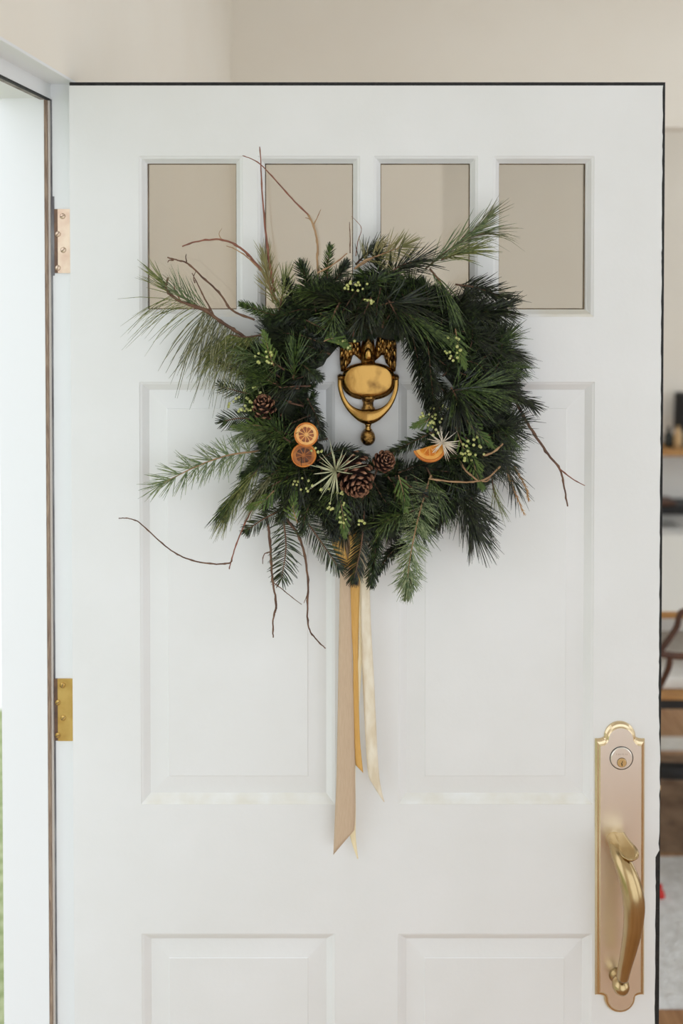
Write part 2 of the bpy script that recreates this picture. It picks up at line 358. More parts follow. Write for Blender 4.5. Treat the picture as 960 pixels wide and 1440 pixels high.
# thumb latch: a stem and a spoon-shaped paddle
B0 = P(869,1170,-0.006)
sp = [(0,0,0,0.0085),(0.001,-0.014,0.0004,0.0085),(0.002,-0.026,0.0,0.0098),(0.003,-0.038,-0.001,0.0130),(0.003,-0.047,-0.0026,0.0146),(0.003,-0.054,-0.004,0.0128),(0.003,-0.0585,-0.0054,0.0085),(0.003,-0.060,-0.006,0.0025)]
sp = catmull(sp, 4); V, Fc = [], []
for dx, dy, dz, wd in sp:
    q = B0+Vector((dx, dy, dz)); th = 0.0019; cu = 0.0012
    V += [q+Vector((-wd,0,cu)), q+Vector((-wd*0.5,0,0.0002)), q+Vector((wd*0.5,0,0.0002)), q+Vector((wd,0,cu)), q+Vector((wd,0,cu-th)), q+Vector((wd*0.5,0,-th*1.5)), q+Vector((-wd*0.5,0,-th*1.5)), q+Vector((-wd,0,cu-th))]
ns = len(sp)
for i in range(ns-1):
    for k in range(8): Fc.append((i*8+k, i*8+(k+1) % 8, i*8+8+(k+1) % 8, i*8+8+k))
Fc += [tuple(range(8)), tuple((ns-1)*8+k for k in range(8))]
fix(mesh('thumb_latch', V, Fc, satin2, hs, smooth=True))
# pull grip
gp = [(863,1180,-0.004,0.0150),(863.5,1183,-0.012,0.0125),(865,1189,-0.026,0.0105),(869,1200,-0.042,0.0115),(877,1217,-0.056,0.0135),(886,1242,-0.067,0.0155),(891,1270,-0.072,0.0160),(890,1300,-0.070,0.0142),(884.5,1332,-0.062,0.0118),(878.5,1358,-0.051,0.0100),(875,1374,-0.041,0.0095)]
gp = catmull(gp, 5); V, Fc = [], []
tube_data(V, Fc, [P(a,b,c_) for a,b,c_,r in gp], [r for *_, r in gp], 24)
mesh('pull_grip', V, Fc, satin2, hs, smooth=True)
fb = P(872.5,1386,-0.030)
V, Fc = lathe([(0.0001,0.0138),(0.0045,0.0130),(0.009,0.0100),(0.0122,0.005),(0.013,0.0),(0.0122,-0.005),(0.0100,-0.009),(0.0085,-0.014),(0.0095,-0.018),(0.0125,-0.022)], 28, fb, 'Y')
fix(mesh('grip_foot', V, Fc, satin2, hs, smooth=True))

# ------------------------------------------------------------------ door knocker (parts of the door)
KX = 517.5
def dome(name, outline, y_rim, y_top, m, parent, steps=6, power=0.5, center=None):
    """solid cushion: outline (pixels) rising from the door to a rounded top"""
    pts = [P(x, y, y_rim) for x, y in outline]
    c_ = center or (sum((p.x for p in pts))/len(pts), sum((p.z for p in pts))/len(pts))
    n_ = len(pts); V = [Vector((p.x, -0.0002, p.z)) for p in pts] + [Vector((p.x, y_rim, p.z)) for p in pts]; Fc = []
    L_ = 2
    for s in range(1, steps):
        t = s/steps
        for p in pts:
            V.append(Vector((p.x+(c_[0]-p.x)*t, y_rim+(y_top-y_rim)*(1-(1-t)**2)**power, p.z+(c_[1]-p.z)*t)))
        L_ += 1
    for i in range(L_-1):
        for k in range(n_): Fc.append((i*n_+k, i*n_+(k+1) % n_, (i+1)*n_+(k+1) % n_, (i+1)*n_+k))
    V.append(Vector((c_[0], y_top, c_[1]))); e = len(V)-1
    for k in range(n_): Fc.append(((L_-1)*n_+k, (L_-1)*n_+(k+1) % n_, e))
    Fc.append(tuple(reversed(range(n_))))
    return fix(mesh(name, V, Fc, m, parent, smooth=True))
# urn body: flattened oval plate with rim and foot
ov = []
for k in range(64):
    a = 2*math.pi*k/64; ca, sa = math.cos(a), math.sin(a)
    x = 37.0*math.copysign(abs(ca)**0.86, ca); y = (26.5 if sa > 0 else 22.5)*math.copysign(abs(sa)**0.86, sa)
    ov.append((KX+0.5+x, 533+y))
kn = dome('door_knocker', ov, -0.0105, -0.0140, brass, door, steps=7, power=0.55)
kn['label'] = 'tarnished brass door knocker with winged eagle above an oval urn'
dome('urn_rim', [(KX+0.5+(x-KX-0.5)*1.03, 534.8+(y-533)*1.05) for x, y in ov], -0.006, -0.009, brass_dark, kn, steps=4)
prof_ = [(0.0105,0), (0.0130,-0.002),(0.0104,-0.006),(0.0082,-0.011),(0.0085,-0.017),(0.0108,-0.020),(0.0112,-0.0235),(0.0095,-0.0255)]
zt = P(KX,556,-0.01).z; xc = P(KX,556,-0.01).x
V, Fc = lathe([(r*0.98, h) for r, h in prof_], 24, (0,0,0)); V = [Vector((v.x+xc, v.y*0.85-0.009, v.z+zt)) for v in V]
fix(mesh('urn_foot', V, Fc, brass_dark, kn, smooth=True))
# stirrup-shaped striker ring
cr = [(477.5,530,2.6),(477.3,536,2.8),(478.2,546,3.0),(482,559,3.3),(489,571,4.2),(498.5,579.5,6.2),(508,584.5,9.0),(517.5,586.2,10.6),(527,584.5,9.0),(536.5,579.5,6.2),(546,571,4.2),(553,559,3.3),(556.8,546,3.0),(557.7,536,2.8),(557.5,530,2.6)]
cr = catmull(cr, 4); V, Fc = [], []
tube_data(V, Fc, [P(a,b,-0.014-0.004*(1-abs(a-KX)/40)) for a,b,r in cr], [r/914*0.5 for *_, r in cr], 14, flat=2.0)
mesh('striker_ring', V, Fc, brass, kn, smooth=True)
for xx in (478.2, 557.2):
    V, Fc = lathe([(0.0001,0.004),(0.003,0.0035),(0.0042,0.0015),(0.0044,-0.008),(0.0044,-0.013)], 14, P(xx,531,-0.013), 'Y'); fix(mesh('pivot', V, Fc, brass_dark, kn, smooth=True))
prof_ = [(0.0042,0.001),(0.0056,-0.0012),(0.0044,-0.0035),(0.0042,-0.008),(0.0066,-0.0105)]
zt = P(KX,595.5,-0.016).z; xc = P(KX,595,-0.016).x
V, Fc = lathe(prof_, 18, (0,0,0)); V = [Vector((v.x+xc, v.y-0.013, v.z+zt)) for v in V]; fix(mesh('knob_neck', V, Fc, brass, kn, smooth=True))
disc = [(KX-0.3+10.2*math.cos(2*math.pi*k/32), 616+11.0*math.sin(2*math.pi*k/32)) for k in range(32)]
dome('strike_knob', disc, -0.013, -0.0195, brass_dark, kn, steps=5, power=0.4)
# eagle: body, head and two feathered wings
dome('eagle_body', [(508,513),(506.5,500),(507.5,488),(510,477),(513,467),(517.5,460),(522,467),(525,477),(527,488),(528,500),(526.5,513)], -0.008, -0.019, brass_dark, kn, steps=5, power=0.6)
dome('eagle_breast', [(511,506),(510.5,496),(513,489),(517.5,486),(522,489),(524.5,496),(524,506),(517.5,509)], -0.015, -0.0215, brass, kn, steps=4, power=0.6)
for sgn in (-1, 1):
    wl = [(KX+sgn*a, b) for a, b in ((9,508),(9,496),(12,478),(17,464),(24,457),(32,460),(37.5,470),(40,485),(40,505),(38.5,522),(35,523),(30,516),(24.5,510),(21.5,500),(17,498),(13,501))]
    wg = dome('eagle_wing', wl, -0.006, -0.011, brass_dark, kn, steps=4, power=0.6)
    for r_ in range(5):                            # feather ridges
        for q in range(3):
            a0 = 14+r_*5.6; b0 = 470+q*13+(r_*1.5); ln = 15 if q < 2 else 20
            if q == 0 and r_ in (0,): b0 += 6
            if q == 2 and r_ < 3: ln = 10
            if q == 2 and r_ < 2: continue
            V, Fc = [], []
            tube_data(V, Fc, [P(KX+sgn*a0, b0, -0.0085), P(KX+sgn*(a0+1.0), b0+ln*0.5, -0.0125), P(KX+sgn*(a0+1.2), b0+ln, -0.0095)], [0.0016, 0.0026, 0.0008], 8)
            mesh('feather', V, Fc, brass if (r_+q) % 2 else brass_dark, kn, smooth=True)

# ------------------------------------------------------------------ wreath
WC = (530, 556)
WD = 0.58
def PW(x, y, Y): return P(x, y, Y*WD)      # the wreath is thin: depths below are scaled by this

wreath = empty('wreath', P(523, 800, -0.01), 'evergreen wreath with pine cones, dried orange slices, twigs and ribbons hung on the white door', 'wreath')
fir_ms = [mat('fir_needle_dark', S(15,20,13), S(66,80,46), rough=0.4, scale=200, lo=0.44, hi=0.8), mat('fir_needle_mid', S(20,31,17), S(86,104,56), rough=0.4, scale=200, lo=0.42, hi=0.8)]
pine_ms = {'dark': mat('pine_needle_dark', S(16,22,14), S(72,84,46), rough=0.38, scale=200, lo=0.44, hi=0.8), 'green': mat('pine_needle_green', S(28,45,20), S(108,130,64), rough=0.38, scale=200, lo=0.4, hi=0.75),
           'grey': mat('pine_needle_grey', S(70,76,48), S(140,138,100), rough=0.45, scale=200), 'olive': mat('pine_needle_olive', S(70,84,38), S(142,144,84), rough=0.45, scale=200),
           'straw': mat('pine_needle_straw', S(150,138,92), S(122,122,74), rough=0.55, scale=30), 'pale': mat('pine_needle_pale', S(80,102,62), S(156,166,122), rough=0.45, scale=200), 'soft': mat('pine_needle_soft', S(56,78,44), S(124,138,92), rough=0.45, scale=200)}
cedar_m = mat('cedar_scale_leaf', S(108,128,58), S(78,104,46), rough=0.5, scale=60)
stem_m = mat('twig_bark', S(120,88,66), S(86,60,46), rough=0.7, scale=60, bump=0.4, bscale=160)
stem_t = mat('tan_stem', S(176,142,104), S(146,112,80), rough=0.7, scale=60, bump=0.3, bscale=160)
stem_r = mat('reddish_twig', S(150,96,74), S(118,74,58), rough=0.65, scale=60, bump=0.3, bscale=160)
core_m = mat('wreath_core_moss', S(26,34,22), S(44,48,30), rough=0.95, scale=60, bump=1.0, bscale=80)
TOCAM = Vector((0,-1,0))
def clampy(p):
    if p.y > -0.003: p.y = -0.003
    return p
def needle(V, Fc, base, d, L, wd, bend, seg=2):
    a = TOCAM.cross(d)
    if a.length < 1e-3: a = Vector((1,0,0))
    a.normalize(); b = d.cross(a); o0 = len(V)
    for i in range(seg+1):
        t = i/seg; p = base + d*(L*t) + bend*(L*t*t)
        r = wd*1.08*(0.75 if i == 0 else (1.0 if i < seg else 0.28))
        V.append(clampy(p+a*r)); V.append(clampy(p-a*(r*0.5)+b*(r*0.8))); V.append(clampy(p-a*(r*0.5)-b*(r*0.8)))
    for i in range(seg):
        k = o0+i*3
        Fc.append((k,k+1,k+4,k+3)); Fc.append((k+1,k+2,k+5,k+4)); Fc.append((k+2,k,k+3,k+5))
    k = o0+seg*3; Fc.append((k,k+1,k+2))
R = random.uniform
def along(path, s):
    n_ = len(path)-1; f = min(max(s,0),0.9999)*n_; i = int(f); t = f-i
    return path[i].lerp(path[i+1], t), (path[i+1]-path[i]).normalized()
def to_path(ctrl):
    """ctrl: (px, py, depth) -> smooth 3-D path"""
    pts = [tuple(PW(*c)) for c in ctrl]
    return [Vector(p) for p in (catmull(pts, 5) if len(pts) > 2 else catmull([pts[0], tuple((Vector(pts[0])+Vector(pts[1]))/2), pts[1]], 4))]
def sprig_obj(kind, path, V, Fc, nm, sm, r0):
    v2, f2 = [], []
    n_ = len(path); tube_data(v2, f2, path, [r0*(1-0.6*i/(n_-1)) for i in range(n_)], 6)
    for p in v2: clampy(p)
    st = mesh(kind, v2, f2, sm, wreath, smooth=True)
    nd = mesh('needles', V, Fc, nm, st); nd['kind'] = 'stuff'
    return st
def fir(path, L=0.019, step=0.0022, m=None, wd=0.00085, start=0.08, spread=1.0, reps=2):
    ln = sum((path[i+1]-path[i]).length for i in range(len(path)-1)); V, Fc = [], []
    n_ = max(4, int(ln/step))
    for i in range(n_):
        s = start+(1-start)*i/(n_-1); p, ax = along(path, s)
        side = ax.cross(TOCAM)
        if side.length < 0.05: side = Vector((1,0,0))
        side.normalize(); upv = side.cross(ax).normalized()
        if upv.y > 0: upv = -upv
        for sg in (-1, 1):
            for rep in range(reps):
                rot = (R(-0.35, 0.75) if reps == 2 else R(-0.1,0.35)) if rep == 0 else R(0.3, 1.35)
                out = side*(sg*math.cos(rot)) + upv*math.sin(rot)
                ang = math.radians(R(48, 68)*(1-0.45*s**3)*spread)
                d = (ax*math.cos(ang)+out*math.sin(ang)).normalized()
                l = L*R(0.8,1.08)*(1-0.35*max(0,s-0.75)/0.25)*(0.8 if rep else 1)
                needle(V, Fc, p, d, l, wd*R(0.9,1.15), ax*R(0.08,0.22)+Vector((0,0,-0.04)))
    p, ax = along(path, 1)
    for i in range(6): needle(V, Fc, p, (ax+Vector((R(-.4,.4),R(-.4,.2),R(-.4,.4)))).normalized(), L*0.7, wd, Vector((0,0,0)))
    return sprig_obj('fir_sprig', path, V, Fc, m or random.choice(fir_ms), stem_m, 0.0016)
def pine(path, L=0.055, n=90, tone='dark', wd=0.00062, start=0.3, a0=55, a1=12, droop=0.12, sm=None, clump=1, sweep=None, rad=0.0017):
    V, Fc = [], []
    for i in range(n):
        s = start+(1-start)*((i+R(0,1))/n)**0.85; p, ax = along(path, s)
        q = Vector((R(-1,1),R(-1,1),R(-1,1))); q -= ax*q.dot(ax)
        if q.length < 0.1: continue
        q.normalize()
        if sweep is not None: q = (q+sweep*0.9).normalized()
        ang = math.radians((a0+(a1-a0)*s)*R(0.6,1.35)); d0 = (ax*math.cos(ang)+q*math.sin(ang)).normalized()
        if sweep is not None: d0 = (d0+sweep*0.8).normalized()
        for c_ in range(clump):
            d = (d0+Vector((R(-.1,.1),R(-.1,.1),R(-.1,.1)))).normalized()
            needle(V, Fc, p, d, L*R(0.7,1.1), wd*R(0.85,1.2), Vector((R(-.07,.07),R(-.05,.05),-droop*R(0.4,1.4))), 3)
    return sprig_obj('pine_sprig', path, V, Fc, pine_ms[tone], sm or stem_m, rad)
def tufts(path, nodes, per, L, tone, wd=0.0006, a0=75, a1=30, spread=0.34, droop=0.06, sm=None, rad=0.0017, start=0.1):
    V, Fc = [], []
    for i in range(nodes):
        s = start+(1-start)*i/(nodes-1); p, ax = along(path, s)
        side = ax.cross(TOCAM).normalized(); an = (0 if i % 2 else math.pi)+R(-0.9,0.9); q = side*math.cos(an)+TOCAM*abs(math.sin(an))*R(0.2,1)
        q.normalize(); ang = math.radians((a0+(a1-a0)*s)*R(0.7,1.2)); d0 = (ax*math.cos(ang)+q*math.sin(ang)).normalized()
        if i >= nodes-2: d0 = ax
        for k in range(per):
            d = (d0+Vector((R(-1,1),R(-1,1)*0.7,R(-1,1)))*spread).normalized()
            needle(V, Fc, p+ax*R(-.003,.003), d, L*R(0.65,1.1), wd*R(0.85,1.2), Vector((R(-.06,.06),R(-.04,.04),-droop*R(0.3,1.5))), 3)
    return sprig_obj('pine_sprig', path, V, Fc, pine_ms[tone], sm or stem_m, rad)
def cedar(path, n=7, m=None, tips=0.02):
    V, Fc = [], []; ln = sum((path[i+1]-path[i]).length for i in range(len(path)-1))
    v2, f2 = [], []
    for i in range(n*2):
        s = 0.1+0.9*i/(n*2-1); p, ax = along(path, s); side = ax.cross(TOCAM)
        if side.length < 0.05: side = Vector((1,0,0))
        side.normalize(); sg = 1 if i % 2 else -1
        d = (ax*0.8+side*sg*(0.65*(1.15-s))+TOCAM*R(-.1,.3)).normalized(); tl = tips*R(0.7,1.1)*(1.1-0.5*s)
        k = max(4, int(tl/0.0016))
        for q in range(k):
            pp = p+d*(tl*q/k); sd = d.cross(TOCAM).normalized()
            for g in (-1, 1): needle(V, Fc, pp, (d*0.9+sd*g*0.55+TOCAM*R(-.2,.3)).normalized(), 0.0032, 0.00075, d*0.2, 1)
    return sprig_obj('cedar_sprig', path, V, Fc, m or cedar_m, stem_t, 0.0010)

# core ring of bound moss and vine
V, Fc = [], []
ctr = []
for k in range(40):
    a = 2*math.pi*k/40; ctr.append((WC[0]+6+142*math.cos(a), WC[1]+14+138*math.sin(a)))
nn = len(ctr); rs = 12
for k, (x, y) in enumerate(ctr):
    a = 2*math.pi*k/40; c_ =  PW(x, y, -0.040); er = Vector((math.cos(a), 0, -math.sin(a)))
    for q in range(rs):
        b = 2*math.pi*q/rs; rr = 0.022*R(0.8,1.2); V.append(clampy(c_+er*(rr*1.9*math.cos(b))+Vector((0,-rr*math.sin(b),0))))
for k in range(nn):
    for q in range(rs): Fc.append((k*rs+q, k*rs+(q+1) % rs, ((k+1) % nn)*rs+(q+1) % rs, ((k+1) % nn)*rs+q))
fix(mesh('wreath_ring', V, Fc, core_m, wreath, smooth=True))

def outer(a):        # body outline radius (pixels) by angle, y downwards
    tab = [(0,205),(30,205),(55,205),(80,205),(90,222),(105,205),(125,215),(150,200),(180,192),(205,195),(225,205),(250,190),(270,186),(290,190),(310,205),(335,215),(360,205)]
    d = math.degrees(a) % 360
    for (d0, r0), (d1, r1) in zip(tab, tab[1:]):
        if d0 <= d <= d1: return r0+(r1-r0)*(d-d0)/(d1-d0)
def bulge(r): return 0.045+0.048*math.sqrt(max(0.0, 1-((r-140)/78)**2))
def polar(a, r, dep): return (WC[0]+4+r*math.cos(a), WC[1]+4+r*math.sin(a), -dep)
# shingled filling: back layer outward, front layers, inner fringe
for i in range(58):                                # outer fringe
    a = 2*math.pi*(i+R(-.4,.4))/58; ro = outer(a)*R(0.88,1.0); tw = R(-.32,.32)
    dp = R(0.02,0.06)
    path = to_path([polar(a-tw*0.4, ro-R(62,80), dp+0.02), polar(a, ro-35, dp+0.012), polar(a+tw*0.5, ro-14, dp)])
    if random.random() < 0.5: fir(path, L=R(0.017,0.022))
    else: pine(path, L=R(0.03,0.042), n=95, tone=random.choice(['dark','dark','green']), a0=60, a1=20)
for i in range(122):                                # front layers
    a = 2*math.pi*(i*0.6180339*1.0 % 1.0); r0 = R(92,150); ro = min(r0+R(55,78), outer(a)-6); tw = R(-.45,.45)
    d0 = bulge(r0)*R(0.75,1.0); d1 = bulge(ro)*R(0.85,1.05)+R(0.0,0.02)
    path = to_path([polar(a-tw*0.5, r0, d0), polar(a, (r0+ro)/2, max(d0,d1)+0.006), polar(a+tw*0.5, ro-10, d1)])
    t = random.random()
    if t < 0.52: fir(path, L=R(0.016,0.021))
    else: pine(path, L=R(0.032,0.05), n=85, tone=random.choice(['dark','dark','dark','green','green']), a0=58, a1=18)
for i in range(34):                                # inner fringe
    a = 2*math.pi*(i+R(-.3,.3))/34; tw = R(-.5,.5); ri = R(86,94)
    path = to_path([polar(a, 140, 0.05), polar(a+tw*0.4, 116, 0.06), polar(a+tw, ri+4, R(0.035,0.07))])
    fir(path, L=R(0.013,0.017))

# sprigs that stand out one by one: control points are (pixel x, pixel y, depth)
e = -0.09
# left drooping long pine and its bare tip
pine(to_path([(352,478,-.07),(318,457,-.08),(285,437,-.085)]), L=0.090, n=80, tone='grey', start=0.05, a0=70, a1=60, droop=0.42, sweep=Vector((-0.28,0,-1.1)), wd=0.00075)
pine(to_path([(372,470,-.08),(345,474,-.09),(322,470,-.09)]), L=0.07, n=70, tone='olive', start=0.1, a0=60, a1=40, droop=0.35, sweep=Vector((-0.32,0,-0.9)), wd=0.0007)
pine(to_path([(290,437,-.085),(255,424,-.09),(236,408,-.09),(232,398,-.088)]), L=0.055, n=26, tone='olive', start=0.5, a0=35, a1=20, droop=0.1, sweep=Vector((-0.7,0,0.2)), wd=0.00055)
pine(to_path([(297,437,-.085),(272,428,-.09),(252,415,-.09)]), L=0.055, n=40, tone='soft', start=0.1, a0=50, a1=60, droop=0.12, sweep=Vector((-0.35,-0.1,0.75)), wd=0.00055)
pine(to_path([(285,436,-.085),(262,428,-.09),(240,415,-.09)]), L=0.085, n=26, tone='olive', start=0.1, a0=60, a1=50, droop=0.35, sweep=Vector((-0.75,0,-0.6)), wd=0.0005)
fir(to_path([(362,532,-.07),(330,520,-.075),(298,504,-.07)]), L=0.014, m=pine_ms['olive'], step=0.003)
pine(to_path([(400,520,-.10),(375,505,-.11),(345,498,-.11)]), L=0.04, n=80, tone='soft', start=0.1, a0=65, a1=25)
# upper right plume
pine(to_path([(598,378,-.08),(630,352,-.09),(668,325,-.09)]), L=0.064, n=75, tone='soft', start=0.1, a0=26, a1=16, droop=0.08, wd=0.0006)
pine(to_path([(650,335,-.09),(668,322,-.09),(682,308,-.088)]), L=0.052, n=26, tone='grey', start=0.2, a0=16, a1=12, droop=0.05, wd=0.00055)
pine(to_path([(640,345,-.09),(660,335,-.09),(680,328,-.088)]), L=0.066, n=22, tone='grey', start=0.2, a0=25, a1=20, droop=0.32, sweep=Vector((0.7,0,0.15)), wd=0.00055)
pine(to_path([(620,365,-.095),(640,358,-.10),(662,352,-.10)]), L=0.045, n=60, tone='olive', start=0.05, a0=35, a1=15, droop=0.08)
pine(to_path([(604,378,-.10),(618,395,-.115),(628,412,-.12)]), L=0.06, n=55, tone='green', start=0.1, a0=22, a1=14, droop=0.15, sweep=Vector((0.15,0,-0.5)))
# right dark pines
pine(to_path([(625,438,-.08),(665,440,-.09),(704,436,-.09)]), L=0.046, n=140, tone='dark', start=0.15, a0=60, a1=32, droop=0.05, wd=0.0008)
pine(to_path([(640,400,-.07),(672,405,-.08),(705,418,-.08)]), L=0.040, n=110, tone='dark', start=0.1, a0=60, a1=30, droop=0.03, wd=0.00075)
pine(to_path([(665,480,-.06),(690,488,-.07),(712,496,-.07)]), L=0.042, n=70, tone='dark', start=0.2, a0=65, a1=30, droop=0.08, wd=0.0005)
pine(to_path([(636,548,-.125),(655,548,-.135),(672,546,-.135)]), L=0.066, n=120, tone='green', start=0.0, a0=75, a1=20, droop=0.1, wd=0.0007)
pine(to_path([(634,545,-.125),(640,556,-.14),(645,570,-.14)]), L=0.058, n=110, tone='dark', start=0.0, a0=75, a1=20, droop=0.15, wd=0.0007)
pine(to_path([(675,535,-.08),(710,548,-.09),(742,566,-.085)]), L=0.036, n=130, tone='dark', start=0.05, a0=50, a1=18, droop=0.05, wd=0.0007)
fir(to_path([(660,580,-.08),(685,590,-.085),(710,604,-.08)]), L=0.017)
fir(to_path([(660,600,-.08),(685,612,-.085),(708,622,-.08)]), L=0.017)
# bright sweeps over the upper right of the hole
pine(to_path([(545,425,-.11),(580,448,-.125),(620,470,-.125)]), L=0.06, n=90, tone='green', start=0.1, a0=24, a1=12, droop=0.15)
pine(to_path([(530,430,-.115),(555,425,-.125),(580,428,-.125)]), L=0.062, n=100, tone='dark', start=0.0, a0=70, a1=25, droop=0.05, wd=0.0007)
pine(to_path([(540,395,-.09),(560,375,-.10),(585,368,-.10)]), L=0.05, n=90, tone='dark', start=0.0, a0=55, a1=22, droop=0.02, wd=0.0007)
fir(to_path([(578,462,-.09),(588,510,-.10),(602,570,-.09)]), L=0.024, wd=0.001)
fir(to_path([(600,470,-.10),(606,530,-.115),(612,600,-.10)]), L=0.020)
# needles falling over the top of the knocker
pine(to_path([(522,418,-.12),(515,434,-.13),(508,448,-.13)]), L=0.036, n=70, tone='dark', start=0.0, a0=75, a1=30, droop=0.1, wd=0.0007)
pine(to_path([(478,425,-.12),(470,440,-.13),(466,452,-.13)]), L=0.034, n=60, tone='green', start=0.0, a0=75, a1=30, droop=0.05, wd=0.0007)
pine(to_path([(545,420,-.12),(556,440,-.13),(566,458,-.13)]), L=0.04, n=70, tone='dark', start=0.0, a0=70, a1=28, droop=0.1, wd=0.0007)
fir(to_path([(500,410,-.11),(488,428,-.12),(476,448,-.12)]), L=0.017); fir(to_path([(535,405,-.11),(530,428,-.12),(528,450,-.12)]), L=0.016)
# top
pine(to_path([(384,425,-.08),(378,398,-.085),(374,368,-.08)]), L=0.036, n=100, tone='straw', start=0.15, a0=60, a1=14, droop=0.0, sm=stem_t)
pine(to_path([(392,440,-.08),(396,418,-.09),(400,396,-.085)]), L=0.035, n=60, tone='olive', start=0.1, a0=60, a1=14, droop=0.0)
tufts(to_path([(498,378,-.09),(530,360,-.095),(566,347,-.09)]), 13, 8, 0.036, 'straw', sm=stem_t, droop=0.0, start=0.3)
pine(to_path([(500,372,-.08),(512,360,-.085),(525,350,-.08)]), L=0.034, n=60, tone='dark', start=0.1, a0=60, a1=22, droop=0.0)
fir(to_path([(462,405,-.08),(460,378,-.085),(464,348,-.08)]), L=0.013, m=pine_ms['green'])
fir(to_path([(438,418,-.09),(432,396,-.09),(424,374,-.085)]), L=0.019, wd=0.0011)
fir(to_path([(452,420,-.09),(470,396,-.095),(486,372,-.09)]), L=0.016, wd=0.0011)
fir(to_path([(422,440,-.09),(412,418,-.09),(404,398,-.085)]), L=0.017, wd=0.001)
fir(to_path([(412,448,-.08),(375,440,-.085),(342,428,-.08)]), L=0.014, m=pine_ms['green'])
fir(to_path([(536,402,-.09),(534,376,-.095),(530,352,-.09)]), L=0.018, wd=0.001)
# left
pine(to_path([(412,532,-.12),(414,516,-.13),(416,500,-.13)]), L=0.042, n=65, tone='green', start=0.0, a0=45, a1=18, droop=0.0, wd=0.0007)
pine(to_path([(395,545,-.11),(378,535,-.12),(362,530,-.12)]), L=0.042, n=70, tone='green', start=0.0, a0=70, a1=22, droop=0.05)
fir(to_path([(372,556,-.09),(342,552,-.095),(314,544,-.09)]), L=0.020, wd=0.0010, step=0.003, reps=1)
fir(to_path([(368,592,-.09),(340,588,-.095),(316,592,-.09)]), L=0.022, wd=0.0010, step=0.003, reps=1)
pine(to_path([(400,615,-.10),(368,605,-.11),(345,605,-.11)]), L=0.034, n=110, tone='soft', start=0.05, a0=70, a1=30, droop=0.1, wd=0.0005)
pine(to_path([(408,622,-.115),(396,612,-.125),(384,600,-.125)]), L=0.036, n=80, tone='green', start=0.0, a0=75, a1=25)
# left arm
tufts(to_path([(366,634,-.07),(322,640,-.08),(278,655,-.085),(228,680,-.08)]), 20, 10, 0.038, 'pale', sm=stem_t, wd=0.0006, spread=0.45)
# lower left plumes
pine(to_path([(372,650,-.09),(345,680,-.10),(322,715,-.09)]), L=0.048, n=120, tone='olive', start=0.1, a0=45, a1=20, droop=0.25, sweep=Vector((-0.3,0,-0.5)), wd=0.0005)
pine(to_path([(362,660,-.085),(336,690,-.095),(318,712,-.09)]), L=0.040, n=110, tone='green', start=0.05, a0=55, a1=25, droop=0.2, sweep=Vector((-0.25,0,-0.35)), wd=0.00055)
pine(to_path([(396,655,-.09),(378,672,-.10),(362,695,-.095)]), L=0.05, n=70, tone='grey', start=0.0, a0=45, a1=20, droop=0.2, sweep=Vector((-0.3,0,-0.5)), wd=0.0005)
fir(to_path([(398,728,-.07),(402,770,-.075),(396,812,-.07)]), L=0.027, wd=0.0010, step=0.0030, spread=1.25, reps=1, m=fir_ms[1])
fir(to_path([(418,715,-.08),(450,760,-.085),(476,798,-.08)]), L=0.023, wd=0.001, step=0.0026, reps=1)
fir(to_path([(398,716,-.08),(370,730,-.085),(348,745,-.08)]), L=0.018, wd=0.001, step=0.0026, reps=1)
fir(to_path([(430,690,-.09),(455,722,-.095),(470,752,-.09)]), L=0.020)
for c_ in ([(405,660,-.08),(385,690,-.09),(372,716,-.08)], [(420,680,-.09),(405,705,-.095),(395,728,-.09)], [(395,640,-.08),(365,650,-.09),(342,668,-.08)], [(440,700,-.09),(430,722,-.095),(425,745,-.09)], [(390,625,-.09),(372,640,-.095),(356,660,-.09)]):
    fir(to_path(c_), L=R(0.016,0.02))
pine(to_path([(410,668,-.09),(388,680,-.1),(372,690,-.09)]), L=0.038, n=80, tone='green', start=0.0, a0=70, a1=25)
# bottom
fir(to_path([(512,718,-.09),(508,765,-.10),(498,812,-.095)]), L=0.023, wd=0.0011, step=0.0026, reps=1)
fir(to_path([(530,720,-.085),(528,770,-.09),(522,818,-.085)]), L=0.018, wd=0.0011)
fir(to_path([(575,765,-.08),(552,775,-.085),(532,802,-.08)]), L=0.016, wd=0.001)
tufts(to_path([(606,668,-.11),(590,720,-.12),(578,775,-.115),(572,818,-.11)]), 34, 10, 0.031, 'pale', sm=stem_t, wd=0.0006, a0=80, a1=35, spread=0.42)
pine(to_path([(590,715,-.12),(560,725,-.125),(540,735,-.12)]), L=0.036, n=70, tone='green', start=0.1, a0=65, a1=30, droop=0.1, wd=0.0006)
fir(to_path([(574,800,-.10),(578,820,-.10),(572,838,-.10)]), L=0.014, m=pine_ms['soft'])
pine(to_path([(632,680,-.08),(652,708,-.09),(664,738,-.09)]), L=0.062, n=150, tone='dark', start=0.1, a0=48, a1=22, droop=0.12, wd=0.0008)
pine(to_path([(650,682,-.08),(662,700,-.085),(676,720,-.085)]), L=0.045, n=70, tone='dark', start=0.0, a0=50, a1=25, droop=0.1, wd=0.0007)
pine(to_path([(705,630,-.06),(712,655,-.065),(722,678,-.06)]), L=0.048, n=45, tone='dark', start=0.0, a0=40, a1=15, droop=0.1, wd=0.0006)
pine(to_path([(690,660,-.06),(694,690,-.065),(700,708,-.06)]), L=0.032, n=30, tone='olive', start=0.2, a0=40, a1=15, droop=0.2, wd=0.0004)
pine(to_path([(560,672,-.11),(585,690,-.12),(605,700,-.12)]), L=0.045, n=60, tone='dark', start=0.0, a0=60, a1=25)
